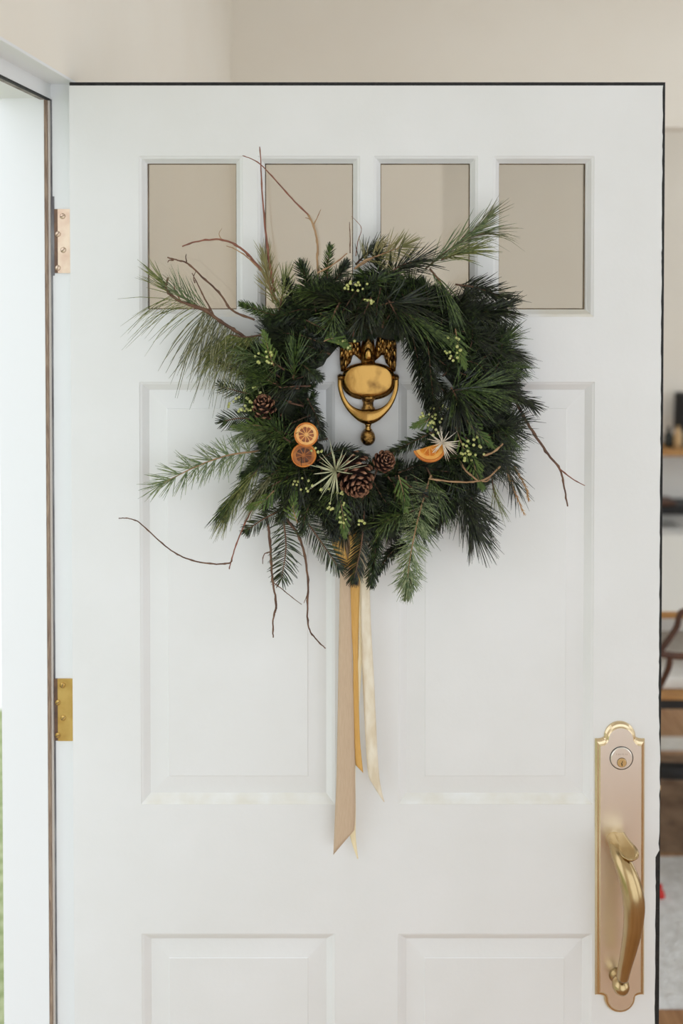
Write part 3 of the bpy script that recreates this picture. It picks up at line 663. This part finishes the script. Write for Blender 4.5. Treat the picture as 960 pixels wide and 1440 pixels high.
# inner lower edge
fir(to_path([(446,648,-.10),(480,632,-.105),(512,642,-.10)]), L=0.016)
fir(to_path([(612,606,-.10),(578,622,-.105),(545,640,-.10)]), L=0.015, m=fir_ms[1])
fir(to_path([(432,560,-.10),(444,585,-.105),(452,612,-.10)]), L=0.016)
fir(to_path([(428,520,-.10),(442,506,-.105),(455,490,-.10)]), L=0.015)
for c_ in ([(590,490,-.08),(615,505,-.09),(640,525,-.09)], [(600,520,-.08),(620,545,-.09),(640,570,-.09)], [(585,470,-.09),(610,480,-.1),(640,490,-.1)], [(560,665,-.08),(585,655,-.09),(612,650,-.09)], [(545,670,-.08),(560,690,-.09),(575,705,-.09)], [(440,520,-.08),(425,530,-.09),(405,535,-.09)], [(580,650,-.07),(600,662,-.08),(625,670,-.08)], [(612,560,-.09),(622,585,-.1),(630,610,-.1)]):
    fir(to_path(c_), L=R(0.015,0.019))
for c_ in ([(415,468,-.10),(436,476,-.11),(456,484,-.10)], [(412,490,-.10),(430,497,-.11),(448,506,-.10)], [(430,450,-.10),(450,460,-.11),(470,470,-.10)], [(420,510,-.10),(432,518,-.11),(444,530,-.10)], [(450,440,-.10),(466,452,-.11),(482,462,-.10)], [(590,500,-.1),(600,525,-.11),(612,550,-.11)]):
    fir(to_path(c_), L=R(0.014,0.018))
# cedar with pale tips
for c_ in ([(385,515,-.12),(378,495,-.13),(372,472,-.13)], [(640,600,-.11),(652,630,-.12),(668,650,-.12)], [(560,668,-.12),(566,690,-.13),(570,712,-.13)],
           [(610,580,-.10),(600,592,-.11),(586,598,-.11)], [(665,640,-.11),(668,660,-.12),(676,682,-.12)], [(478,700,-.12),(482,725,-.12),(484,748,-.12)],
           [(640,462,-.12),(645,490,-.13),(652,510,-.13)], [(455,480,-.11),(468,476,-.11),(484,484,-.10)], [(418,735,-.10),(412,715,-.11),(415,695,-.11)],
           [(380,600,-.11),(355,598,-.115),(335,600,-.11)], [(385,690,-.11),(370,705,-.115),(355,712,-.11)], [(655,590,-.12),(672,610,-.125),(690,625,-.12)]):
    cedar(to_path(c_))
# berries: small pale clusters
berry_m = mat('pale_berry', S(206,206,138), S(178,184,104), rough=0.4, scale=120)
bs, bf = [], []
bm = bmesh.new(); bmesh.ops.create_icosphere(bm, subdivisions=1, radius=1.0); bm.verts.ensure_lookup_table()
bs = [v.co.copy() for v in bm.verts]; bm.verts.index_update(); bf = [tuple(v.index for v in f.verts) for f in bm.faces]; bm.free()
for (x, y, n_, rx, ry, dep) in ((500,402,14,17,8,.135),(517,425,7,9,5,.135),(487,482,8,14,7,.105),(372,503,11,14,12,.14),(343,568,26,24,12,.115),(352,552,6,20,8,.11),(640,490,14,22,18,.14),
                                (605,588,16,18,14,.115),(612,600,6,6,18,.12),(665,632,20,18,22,.135),(425,682,10,18,10,.13),(468,690,8,18,9,.13),(482,728,9,5,22,.13),(505,735,5,8,4,.13),(632,570,5,12,6,.14),(444,633,7,10,5,.13),(466,715,6,6,8,.13)):
    V, Fc = [], []
    for k in range(n_):
        a = R(0,6.28); q = math.sqrt(R(0,1)); p =  PW(x+rx*q*math.cos(a), y+ry*q*math.sin(a), -dep+R(-.006,.006)); r = R(0.0019,0.0028); o0 = len(V)
        V += [p+b*r for b in bs]; Fc += [tuple(i+o0 for i in f) for f in bf]
    mesh('berry_cluster', V, Fc, berry_m, wreath, smooth=True)

# twigs
def twig(ctrl, r0, m=stem_m, rt=0.35, parent=wreath, knots=True):
    r0 *= 0.78; pts = [Vector(p) for p in catmull([tuple(PW(*c_)) for c_ in ctrl], 6)]
    n_ = len(pts); V, Fc = [], []
    pts = [p+Vector((R(-1,1),R(-1,1),R(-1,1)))*r0*0.25 for p in pts]
    rads = [r0*(1-(1-rt)*i/(n_-1))*((1.35 if (knots and i % 5 == 3) else 1)) for i in range(n_)]
    tube_data(V, Fc, pts, rads, 7)
    for p in V: clampy(p)
    return mesh('twig', V, Fc, m, parent, smooth=True)
t = twig([(386,410,-.07),(378,365,-.085),(372,312,-.09),(368,258,-.09),(365,206,-.085)], 0.0026, stem_r)
t = twig([(448,390,-.08),(446,365,-.085),(446,343,-.085),(441,318,-.085),(433,302,-.085)], 0.0022, stem_t, 0.8)
twig([(433,302,-.085),(410,279,-.09),(386,252,-.092),(362,228,-.09),(341,219,-.09)], 0.0016, stem_r, 0.5, t); twig([(441,316,-.085),(446,306,-.088),(451,294,-.088)], 0.0013, stem_t, 0.4, t); twig([(440,314,-.085),(435,308,-.083),(429,306,-.083)], 0.0012, stem_t, 0.5, t)
t = twig([(390,425,-.07),(372,388,-.085),(352,362,-.09),(331,344,-.09),(308,337,-.088),(280,339,-.086),(256,346,-.084)], 0.0029, stem_r, 0.45)
twig([(366,380,-.087),(348,362,-.095),(330,350,-.095),(318,346,-.095)], 0.0016, stem_t, 0.4, t); twig([(312,338,-.088),(308,329,-.09),(312,321,-.09)], 0.0009, stem_t, 0.4, t)
t = twig([(358,450,-.06),(326,436,-.075),(310,414,-.08),(288,393,-.08),(264,371,-.08),(250,366,-.08),(235,362,-.08)], 0.0022, stem_m, 0.6)
twig([(263,371,-.08),(261,362,-.08),(262,357,-.08)], 0.0012, stem_m, 0.5, t); twig([(244,366,-.08),(238,366,-.082),(236,369,-.082)], 0.0014, stem_m, 0.5, t)
t = twig([(360,490,-.06),(335,468,-.075),(314,455,-.083),(290,437,-.085),(262,427,-.09),(243,418,-.09),(233,405,-.09),(237,390,-.088)], 0.0034, stem_m, 0.6)
twig([(302,446,-.085),(288,420,-.088),(277,398,-.09),(270,384,-.09)], 0.0018, stem_m, 0.4, t); twig([(253,422,-.09),(247,410,-.092),(244,398,-.092)], 0.0014, stem_r, 0.4, t); twig([(274,398,-.09),(272,390,-.09),(276,380,-.09)], 0.0012, stem_m, 0.4, t)
t = twig([(716,548,-.06),(730,575,-.07),(748,606,-.075),(767,634,-.078),(787,660,-.078),(793,685,-.078),(798,712,-.076)], 0.0034, stem_m, 0.4)
twig([(786,659,-.078),(804,673,-.08),(822,683,-.08)], 0.0015, stem_r, 0.5, t)
t = twig([(602,673,-.13),(632,677,-.135),(660,678,-.135),(684,673,-.135),(703,656,-.13)], 0.0017, stem_t, 0.9)
twig([(646,648,-.12),(655,662,-.13),(672,676,-.135)], 0.0018, stem_t, 0.9, t); twig([(675,676,-.135),(684,677,-.135),(690,670,-.13)], 0.0014, stem_t, 0.7, t)
twig([(678,641,-.13),(693,636,-.135),(707,624,-.13)], 0.0019, stem_t, 0.9)
t = twig([(378,672,-.08),(352,720,-.085),(334,760,-.08),(326,785,-.078),(322,800,-.076)], 0.0017, stem_r, 0.6)
twig([(326,786,-.078),(322,792,-.078),(300,793,-.075),(270,788,-.07),(245,777,-.065),(220,757,-.06),(196,735,-.06),(180,729,-.06),(167,729,-.06)], 0.0016, stem_m, 0.55, t)
t = twig([(372,715,-.07),(378,748,-.075),(381,785,-.075),(383,815,-.072),(388,848,-.07),(384,872,-.068),(384,897,-.066)], 0.0028, stem_m, 0.45)
twig([(380,776,-.075),(371,780,-.076),(369,793,-.076)], 0.0013, stem_m, 0.5, t); twig([(385,820,-.072),(396,828,-.07),(408,838,-.068),(424,850,-.066)], 0.0011, stem_m, 0.5, t); twig([(387,840,-.07),(389,852,-.07),(387,862,-.07)], 0.0014, stem_m, 0.4, t)
t = twig([(402,730,-.07),(418,750,-.075),(427,776,-.075),(433,815,-.072),(432,850,-.07),(434,882,-.068),(445,900,-.066),(458,912,-.064)], 0.0028, stem_m, 0.35)
twig([(433,820,-.072),(432,835,-.072),(427,848,-.07)], 0.0013, stem_m, 0.4, t)
twig([(446,384,-.10),(468,372,-.105),(488,356,-.10)], 0.0017, stem_t, 0.6)
twig([(498,378,-.105),(512,367,-.11),(530,360,-.105),(545,355,-.10)], 0.0018, stem_t, 0.6)
twig([(500,360,-.08),(503,340,-.085),(508,322,-.085),(502,312,-.085),(494,304,-.085)], 0.0009, stem_r, 0.4)
twig([(492,356,-.08),(492,330,-.085),(491,312,-.085)], 0.0010, stem_m, 0.5)
for c_ in ([(712,660,-.06),(720,685,-.065),(729,704,-.065),(736,722,-.063)], [(722,655,-.06),(732,672,-.065),(740,688,-.065),(743,702,-.063)]):
    pts = to_path(c_); V, Fc = [], []
    for i in range(60):
        p, ax = along(pts, i/60); q = Vector((R(-1,1),R(-1,1),R(-1,1))).normalized(); needle(V, Fc, p, (ax*1.2+q).normalized(), 0.005, 0.0008, ax*0.2, 1)
    sprig_obj('dried_catkin', pts, V, Fc, mat('dried_catkin_straw', S(196,154,84), S(160,112,60), rough=0.7, scale=80), stem_t, 0.0014)

# pine cones
cone_a = mat('cone_scale_brown', S(62,34,25), S(40,23,18), rough=0.6, scale=80); cone_b = mat('cone_tip_tan', S(160,116,86), S(98,60,44), rough=0.6, scale=120)
def cone(px, py, dep, rad, length, axis, n, tipsize):
    c_ =  PW(px, py, -dep); ax = Vector(axis).normalized(); a = ax.cross(Vector((0.2,0.3,1))).normalized(); b = ax.cross(a)
    V, Fc, MI = [], [], []
    tube_data(V, Fc, [c_-ax*length*0.5, c_-ax*length*0.2, c_+ax*length*0.2, c_+ax*length*0.42], [rad*0.4, rad*0.55, rad*0.42, rad*0.1], 10); MI += [0]*len(Fc)
    for k in range(n):
        t = (k+0.5)/n; an = k*2.39996; h = -0.5*length+length*t
        rr = rad*math.sqrt(max(0.03, 1-(abs(t-0.35)/0.68)**2.2))
        o = a*math.cos(an)+b*math.sin(an); tg = ax.cross(o)
        up = (o*(1.05-t*0.8)+ax*(0.25+0.9*t)).normalized(); nrm = tg.cross(up)
        root = c_+ax*(h-0.1*length)+o*rr*0.25; L = rr*0.85; wd = tipsize*(0.6+0.5*math.sin(math.pi*min(1,t*0.9+0.1)))
        th = wd*0.30
        o0 = len(V)
        for (f, ww, lift, tt) in ((0,0.45,0,0.5),(0.6,0.9,0.0,0.8),(0.88,1.0,0.06,1.2),(1.0,0.55,0.12,1.0)):
            p = root+up*L*f+nrm*0+ax*(lift*L)
            V.extend([p-tg*wd*ww-nrm*th*tt*0.2, p-nrm*th*tt, p+tg*wd*ww-nrm*th*tt*0.2, p+nrm*th*tt])
        for r_ in range(3):
            for q in range(4): Fc.append((o0+r_*4+q, o0+r_*4+(q+1) % 4, o0+r_*4+4+(q+1) % 4, o0+r_*4+4+q)); MI.append(1 if r_ == 2 else 0)
        Fc.append((o0+12,o0+13,o0+14,o0+15)); MI.append(1)
    o = mesh('pine_cone', V, Fc, [cone_a, cone_b], wreath, MI); return fix(o)
cone(371,571,.125,0.0175,0.032,(-0.05,-0.75,0.65),34,0.0048)
cone(499,670,.135,0.0295,0.058,(0.25,-0.85,-0.40),64,0.0058)
cone(541,648,.120,0.0165,0.034,(0.2,-0.9,0.35),40,0.0042)

# dried orange slices
rind = mat('orange_rind', S(214,136,52), S(190,104,36), rough=0.5, scale=60); pith = mat('orange_pith', S(242,196,124), S(228,160,82), rough=0.55, scale=60)
flesh = mat('orange_flesh', S(166,88,32), S(108,54,20), rough=0.35, scale=90, bump=0.3, bscale=200)
flesh2 = mat('orange_flesh_bright', S(238,164,44), S(204,112,30), rough=0.35, scale=90, bump=0.3, bscale=200)
pith_d = mat('orange_pith_dark', S(190,118,52), S(150,84,36), rough=0.5, scale=60); pith_g = mat('orange_pith_gold', S(240,184,96), S(226,150,60), rough=0.5, scale=60)
flesh_d = mat('orange_flesh_dark', S(118,62,26), S(72,38,18), rough=0.35, scale=90, bump=0.3, bscale=200)
def orange(px, py, dep, rad, normal, roll, fm, pm_, half=False, curl=0.0, nseg=9):
    c_ =  PW(px, py, -dep); nz = Vector(normal).normalized(); a = nz.cross(Vector((0,0,1))).normalized(); b = nz.cross(a)
    a, b = a*math.cos(roll)+b*math.sin(roll), b*math.cos(roll)-a*math.sin(roll)
    def pt(u, v, h): return c_+a*u+b*v+nz*(h+curl*(u*u)/rad)
    A0, A1 = (0, math.pi) if half else (0, 2*math.pi); K = 40; V, Fc = [], []
    pr = [(0.99,-0.0022),(1.0,-0.0010),(1.0,0.0012),(0.985,0.0022),(0.90,0.0022),(0.86,0.0016),(0.86,-0.0016),(0.90,-0.0022)]
    m_ = len(pr)
    for k in range(K+1):
        an = A0+(A1-A0)*k/K
        for r_, h in pr: V.append(pt(rad*r_*math.cos(an), rad*r_*math.sin(an), h))
    for k in range(K):
        for q in range(m_): Fc.append((k*m_+q, k*m_+(q+1) % m_, (k+1)*m_+(q+1) % m_, (k+1)*m_+q))
    if half: Fc += [tuple(range(m_)), tuple(K*m_+q for q in range(m_))]
    sl = fix(mesh('orange_slice', V, Fc, rind, wreath, smooth=True))
    V, Fc = [], []
    for h in (0.0008, -0.0012):
        V.append(pt(0,0,h))
        for k in range(K+1):
            an = A0+(A1-A0)*k/K; V.append(pt(rad*0.92*math.cos(an), rad*0.92*math.sin(an), h))
    for k in range(K): Fc += [(0,k+1,k+2), (K+2,K+4+k,K+3+k), (k+1,K+3+k,K+4+k,k+2)]
    fix(mesh('pith', V, Fc, pm_, sl))
    for s in range(nseg):
        s0 = A0+(A1-A0)*s/nseg; s1 = A0+(A1-A0)*(s+1)/nseg; mid = (s0+s1)/2; hw = (s1-s0)/2
        ol = [(0.09/math.sin(min(hw,1.2))*0.45, 0)]
        for q in range(7): ol.append((0.60+0.035*math.sin(math.pi*q/6), -0.80+1.60*q/6))
        V, Fc = [], []
        for h in (0.0014, 0.0):
            for r_, f in ol: V.append(pt(rad*r_*math.cos(mid+f*hw), rad*r_*math.sin(mid+f*hw), h))
        nn_ = len(ol); Fc = [tuple(range(nn_)), tuple(reversed(range(nn_, 2*nn_)))]+[(i, (i+1) % nn_, nn_+(i+1) % nn_, nn_+i) for i in range(nn_)]
        fix(mesh('segment', V, Fc, fm, sl))
orange(427,640,.128,0.0185,(0.1,-1,-0.15),0.3,flesh_d,pith_d,nseg=9)
orange(430.5,611,.140,0.0178,(-0.05,-1,0.05),0.2,flesh,pith,nseg=10)
orange(603,628,.135,0.0245,(0.05,-0.80,0.60),0.30,flesh2,pith_g,half=True,curl=0.0,nseg=5)

# starburst seed heads
def burst(px, py, dep, n_, L0, L1, m, bias, wd):
    c_ =  PW(px, py, -dep); V, Fc = [], []
    for k in range(n_):
        d = Vector((R(-1,1), R(-0.9,0.15), R(-1,1)))
        if d.length < 0.3: continue
        d = (d.normalized()+Vector(bias)*R(0,1)).normalized(); L = R(L0,L1)
        v2, f2 = [], []; tube_data(v2, f2, [c_, c_+d*L*0.5+Vector((0,0,-0.002)), c_+d*L+Vector((0,0,-0.003))], [wd, wd*0.8, wd*0.15], 5); o0 = len(V)
        V += v2; Fc += [tuple(i+o0 for i in f) for f in f2]
    return mesh('starburst_seed_head', V, Fc, m, wreath, smooth=True)
burst(472,662,.145,34,0.030,0.052,mat('pale_green_spike', S(206,206,170), S(180,182,140), rough=0.5, scale=40),(-0.9,0,0.25),0.0010)
burst(622,622,.148,34,0.016,0.031,mat('white_spike', S(236,226,208), S(214,200,178), rough=0.5, scale=40),(0.3,0,0),0.0009)

# ribbons
def ribbon(rows, m, thick=0.0005, label=None):
    """rows: (left px, right px, y px, depth left, depth right) ; last rows may be pairs of points for a slanted end"""
    rows = catmull(rows, 5); V, Fc = [], []; K = 5
    for xl, xr, yl, yr, dl, dr in rows:
        for k in range(K+1):
            t = k/K; p =  PW(xl+(xr-xl)*t, yl+(yr-yl)*t, -(dl+(dr-dl)*t)-0.0012*math.sin(math.pi*t)); V.append(p)
    n_ = len(rows); W = K+1
    for i in range(n_-1):
        for k in range(K): Fc.append((i*W+k, i*W+k+1, (i+1)*W+k+1, (i+1)*W+k))
    o = mesh('ribbon', V, Fc, m, wreath, smooth=True)
    md = o.modifiers.new('thick', 'SOLIDIFY'); md.thickness = thick; md.offset = 0
    if label: o['label'] = label
    return o
rb_tan = mat('tan_ribbon', S(202,178,150), S(194,168,140), rough=0.75, scale=30, stretch=(40,40,2)); rb_gold = mat('gold_ribbon', S(224,178,100), S(212,162,82), rough=0.6, scale=30, stretch=(40,40,2))
rb_cream = mat('cream_ribbon', S(236,226,206), S(218,202,174), rough=0.6, scale=14, stretch=(6,6,2)); rb_pale = mat('pale_yellow_ribbon', S(240,224,184), rough=0.65)
ribbon([(479,493,745,745,.060,.062),(478,492,803,803,.056,.058),(476.5,494,880,880,.052,.054),(475,496.5,973,973,.048,.050),(473,499,1090,1090,.044,.046),(471,499.5,1140,1140,.042,.044),(468.5,498,1202,1167,.040,.042)], rb_tan, label='tan grosgrain ribbon tail with slanted end')
ribbon([(486,505,745,745,.050,.046),(490,506,805,805,.048,.040),(492,504.5,860,860,.046,.034),(496,503.5,920,920,.044,.030),(496.5,504,973,973,.042,.030),(498,506,1040,1040,.040,.032),(500,510.5,1076,1087,.039,.034)], rb_gold, label='gold ribbon tail, the narrow one in the middle')
ribbon([(503,516,750,750,.044,.048),(506.5,519,806,806,.042,.046),(507.5,521.5,880,880,.040,.046),(509.5,525.5,950,950,.036,.046),(513,529,1025,1025,.036,.044),(517,532.5,1085,1085,.036,.042),(524,536,1103,1110,.036,.040),(539,540.5,1127,1128,.038,.038)], rb_cream, label='cream satin ribbon tail, the right hand one')
ribbon([(495,505,760,760,.034,.034),(502,508,830,830,.034,.030),(504.5,509.5,900,900,.032,.026),(500,507,960,960,.030,.026),(486,500,1060,1060,.028,.028),(487,500,1140,1140,.026,.026),(492,500,1176,1176,.024,.024),(502,503.5,1207,1208,.022,.022)], rb_pale, label='pale yellow ribbon tail mostly hidden behind the tan one')
# gold loops of the bow tucked under the greenery
for rows in ([(466,486,756,752,.062,.066),(468,484,770,764,.074,.078),(474,486,784,776,.078,.080),(480,490,796,790,.070,.074),(482,494,800,796,.062,.066)], [(490,508,752,750,.066,.062),(492,510,768,764,.078,.074),(490,504,784,778,.078,.076),(486,496,796,792,.068,.068)]):
    ribbon(rows, rb_gold, label='small gold bow loop under the greenery')

# ------------------------------------------------------------------ what shows past the door's edge
def at(px, py, d): return P(px, py, d-D)
wood = mat('oak_shelf', S(196,148,88), S(168,118,64), rough=0.5, scale=8, stretch=(2,14,14)); dark = mat('black_metal', S(26,26,27), rough=0.5); dwood = mat('walnut_wood', S(96,60,40), S(70,42,28), rough=0.45, scale=12)
linen = mat('white_linen', S(236,234,228), S(228,225,217), rough=0.9, scale=40); pboard = mat('white_board', S(232,230,224), rough=0.6)
# shelf unit against the far wall
d_ = 4.9; zA = at(940,632,d_).z; zA2 = at(940,642,d_).z; zC = at(940,712,d_).z; zD = at(940,724,d_).z; yb, yf = YF-0.006, d_-D
su = empty('shelf_unit', (1.95, (yb+yf)/2, 0), 'open shelf unit with oak top board and black lower shelf against the far wall', 'shelf')
boxes('top_board', [(1.2, 2.7, yf, yb, zA2, zA)], wood, su, bev=0.004)
boxes('shelf_board', [(1.22, 2.68, yf, yb, zD, zC)], dark, su)
boxes('bottom_board', [(1.22, 2.68, yf, yb, 0.10, 0.14)], dark, su)
boxes('back_panel', [(1.22, 2.68, yb-0.012, yb, 0.14, zA2)], pboard, su)
for x_ in (1.2, 2.66):
    for y_ in (yf, yb-0.04): boxes('post', [(x_, x_+0.03, y_, y_+0.03, 0, zA2)], dark, su)
# things on the shelf unit
lx = at(960,600,5.0).x; lz = zA
lamp = empty('table_lamp', (lx, 4.98-D, lz), 'small table lamp with black drum shade on the oak shelf', 'lamp')
zs0, zs1 = at(950,603,5.0).z, at(950,552,5.0).z
V, Fc = lathe([(0.052,0.0),(0.054,0.0),(0.048,zs1-zs0),(0.046,zs1-zs0),(0.046,zs1-zs0-0.004)], 28, (lx, 4.98-D, zs0)); fix(mesh('lamp_shade', V, Fc, dark, lamp, smooth=False))
V, Fc = lathe([(0.036,0.001),(0.036,0.010),(0.012,0.018),(0.010,zs0-lz-0.02),(0.016,zs0-lz+0.01)], 20, (lx, 4.98-D, lz)); fix(mesh('lamp_base', V, Fc, dark, lamp, smooth=True))
vx = at(951,620,4.95).x
V, Fc = lathe([(0.014,0.001),(0.020,0.03),(0.020,0.07),(0.012,0.095),(0.008,0.10),(0.009,0.112)], 20, (vx-0.004, 4.92-D, zA)); tag(fix(mesh('ceramic_vase', V, Fc, mat('tan_ceramic', S(206,172,124), rough=0.5), smooth=True)), 'slim tan ceramic vase in front of the black lamp', 'vase')
bx_ = at(938,620,5.0).x
V, Fc = lathe([(0.022,0.001),(0.024,0.01),(0.024,0.055),(0.014,0.072),(0.009,0.078),(0.009,0.098),(0.011,0.100)], 20, (bx_-0.006, 4.96-D, zA)); tag(fix(mesh('glass_bottle', V, Fc, mat('dark_bottle_glass', S(40,46,40), rough=0.2), smooth=True)), 'short dark bottle left of the tan vase on the oak shelf', 'bottle')
# on the lower shelf
kx = at(930,705,5.0).x
tag(boxes('wooden_box', [(kx-0.06, kx+0.045, yf+0.01, yf+0.12, zC+0.001, at(930,703,4.95).z)], dwood, bev=0.003), 'low dark brown wooden box on the black shelf', 'box')
# white storage boxes standing on the bottom board
x0 = 1.30
sb = empty('storage_box', (x0+0.2, yf+0.08, 0.14), 'white storage box on the lowest board of the shelf unit', 'box')
boxes('box_body', [(x0, x0+0.39, yf+0.012, yf+0.14, 0.141, 0.34)], linen, sb, bev=0.006); boxes('box_lid', [(x0-0.005, x0+0.395, yf+0.008, yf+0.144, 0.34, 0.375)], pboard, sb, bev=0.004)
# low white bench in front of the shelf unit, seen under the table
bd = 4.25-D
bn = empty('storage_bench', (1.75, bd+0.17, 0), 'low white storage bench seen under the dining table', 'bench')
boxes('bench_body', [(1.12, 2.38, bd+0.02, bd+0.34, 0.05, 0.31)], pboard, bn, bev=0.004); boxes('bench_lid', [(1.10, 2.40, bd, bd+0.36, 0.31, 0.335)], linen, bn, bev=0.004)
for x_ in (1.16, 2.28):
    for y_ in (bd+0.05, bd+0.26): boxes('foot', [(x_, x_+0.06, y_, y_+0.05, 0, 0.05)], dwood, bn)
# dining table with a white top
dt = 2.80; tz = at(940,862,dt).z; ty = dt-D; tx0 = 0.70; ty1 = ty+0.75
tb = empty('dining_table', (1.5, (ty+ty1)/2, 0), 'white topped dining table with oak edge beside the door', 'table')
boxes('table_top', [(tx0, 2.3, ty+0.012, ty1, tz-0.008, tz)], pboard, tb)
boxes('table_edge', [(tx0, 2.3, ty, ty+0.012, tz-0.016, tz)], wood, tb)
for x_ in (tx0+0.02, 2.21):
    for y_ in (ty+0.06, ty1-0.1): boxes('leg', [(x_, x_+0.05, y_, y_+0.05, 0.0165, tz-0.009)], wood, tb)
# chair tucked at the table: bent dark back, white cushion
chx = at(975,900,2.62).x
ch = empty('dining_chair', (chx, 2.85-D, 0), 'dark bentwood dining chair with white seat cushion beside the door edge', 'chair')
def ctube(name, pts, r, m, n=6): 
    V, Fc = [], []; pp = catmull([tuple(at(*p)) for p in pts], n); tube_data(V, Fc, pp, [r]*len(pp), 10); return mesh(name, V, Fc, m, ch, smooth=True)
ctube('back_hoop', [(915,935,2.60),(929,914,2.60),(942,896,2.60),(951,882,2.60),(954.5,868,2.60),(960,860,2.60),(985,856,2.60),(1010,862,2.62),(1020,880,2.64)], 0.008, dwood)
ctube('back_rail', [(905,918,2.62),(930,920,2.62),(960,923,2.62),(1022,924,2.64)], 0.009, dwood)
ctube('back_post', [(942,922,2.62),(940,938,2.62),(934,952,2.64),(926,968,2.66),(918,985,2.70)], 0.008, dwood)
ctube('back_post', [(1018,875,2.64),(1016,930,2.66),(1012,985,2.70)], 0.008, dwood)
sz = at(940,975,2.72).z; s1 = at(940,985,2.70).z; s0 = at(940,998,2.70).z
sx0, sx1 = at(905,980,2.72).x, at(905,980,2.72).x+0.42
boxes('seat', [(sx0, sx1, 2.70-D, 3.10-D, s1, sz)], wood, ch, bev=0.003); boxes('seat_frame', [(sx0+0.004, sx1-0.004, 2.704-D, 3.09-D, s0, s1)], dark, ch)
boxes('seat_cushion', [(sx0+0.02, sx1-0.01, 2.74-D, 3.08-D, sz, sz+0.035)], linen, ch, bev=0.012)
for (x_, y_) in ((sx0+0.16, 2.72-D), (sx1-0.04, 2.72-D), (sx0-0.02, 3.05-D), (sx1-0.04, 3.05-D)):
    V, Fc = [], []; tube_data(V, Fc, [(x_, y_, s0), (x_, y_, 0.0165)], [0.014, 0.011], 10); mesh('leg', V, Fc, dark, ch, smooth=True)
V, Fc = [], []; zz = at(940,1084,2.74).z
tube_data(V, Fc, [(sx0-0.02, 2.73-D, zz+0.01), (sx1-0.04, 2.73-D, zz-0.01)], [0.022, 0.022], 10); mesh('stretcher', V, Fc, dark, ch, smooth=True)
# rugs and a white strip on the floor
def floor_y(py): return P(480, py, 1.0) and (CZ*F/((py-YP)*math.cos(TH)+F*math.sin(TH)) * 1.0)   # rough distance
def fd(py):
    v = (YP-py)/F; dz = v*math.cos(TH)-math.sin(TH); dy = math.cos(TH)+v*math.sin(TH); return -D + dy*(-CZ/dz)
def rug(name, x0, x1, y0, y1, h, m, label):
    bm = bmesh.new(); nx, ny = 40, 24
    g = [[bm.verts.new((x0+(x1-x0)*i/nx, y0+(y1-y0)*j_/ny, h*(0.3 if i in (0,nx) or j_ in (0,ny) else R(0.8,1.1)))) for i in range(nx+1)] for j_ in range(ny+1)]
    for j_ in range(ny):
        for i in range(nx): bm.faces.new((g[j_][i], g[j_][i+1], g[j_+1][i+1], g[j_+1][i]))
    r = bmesh.ops.extrude_face_region(bm, geom=bm.faces[:])
    for v in [q for q in r['geom'] if isinstance(q, bmesh.types.BMVert)]: v.co.z = 0.0006
    tag(from_bm(name, bm, m, smooth=False), label, 'rug')
rug('shag_rug', 0.45, 2.6, fd(1420), fd(1206), 0.014, mat('white_shag', S(232,232,230), S(214,213,210), rough=1.0, scale=40, bump=0.8, bscale=90), 'white shaggy rug on the wooden floor past the door')
rug('woven_rug', 0.5, 2.6, fd(1200), fd(1062), 0.007, mat('brown_weave', S(150,124,100), S(118,94,74), rough=1.0, scale=14, bump=0.5, bscale=120), 'brown woven rug behind the white shaggy rug')
rug('white_floor_strip', 0.6, 2.4, fd(1056), fd(1038), 0.007, linen, 'narrow white strip on the floor behind the brown woven rug')  # thin raised white strip across the floor
ty_ = P(929,1268,0); q = fd(1268)
tc_ = P(927.5,1268,q); 
toy = empty('toy_figure', (tc_.x, q, 0.012), 'small red toy figure standing on the white shaggy rug', 'toy')
redm = mat('red_plastic', S(206,40,34), rough=0.4)
V, Fc = lathe([(0.012,0.001),(0.014,0.004),(0.011,0.016),(0.005,0.024)], 16, (tc_.x, q, 0.013)); fix(mesh('toy_body', V, Fc, redm, toy, smooth=True))
V, Fc = lathe([(0.001,0.0),(0.006,0.002),(0.0075,0.007),(0.005,0.012),(0.001,0.0135)], 16, (tc_.x, q, 0.036)); fix(mesh('toy_head', V, Fc, redm, toy, smooth=True))
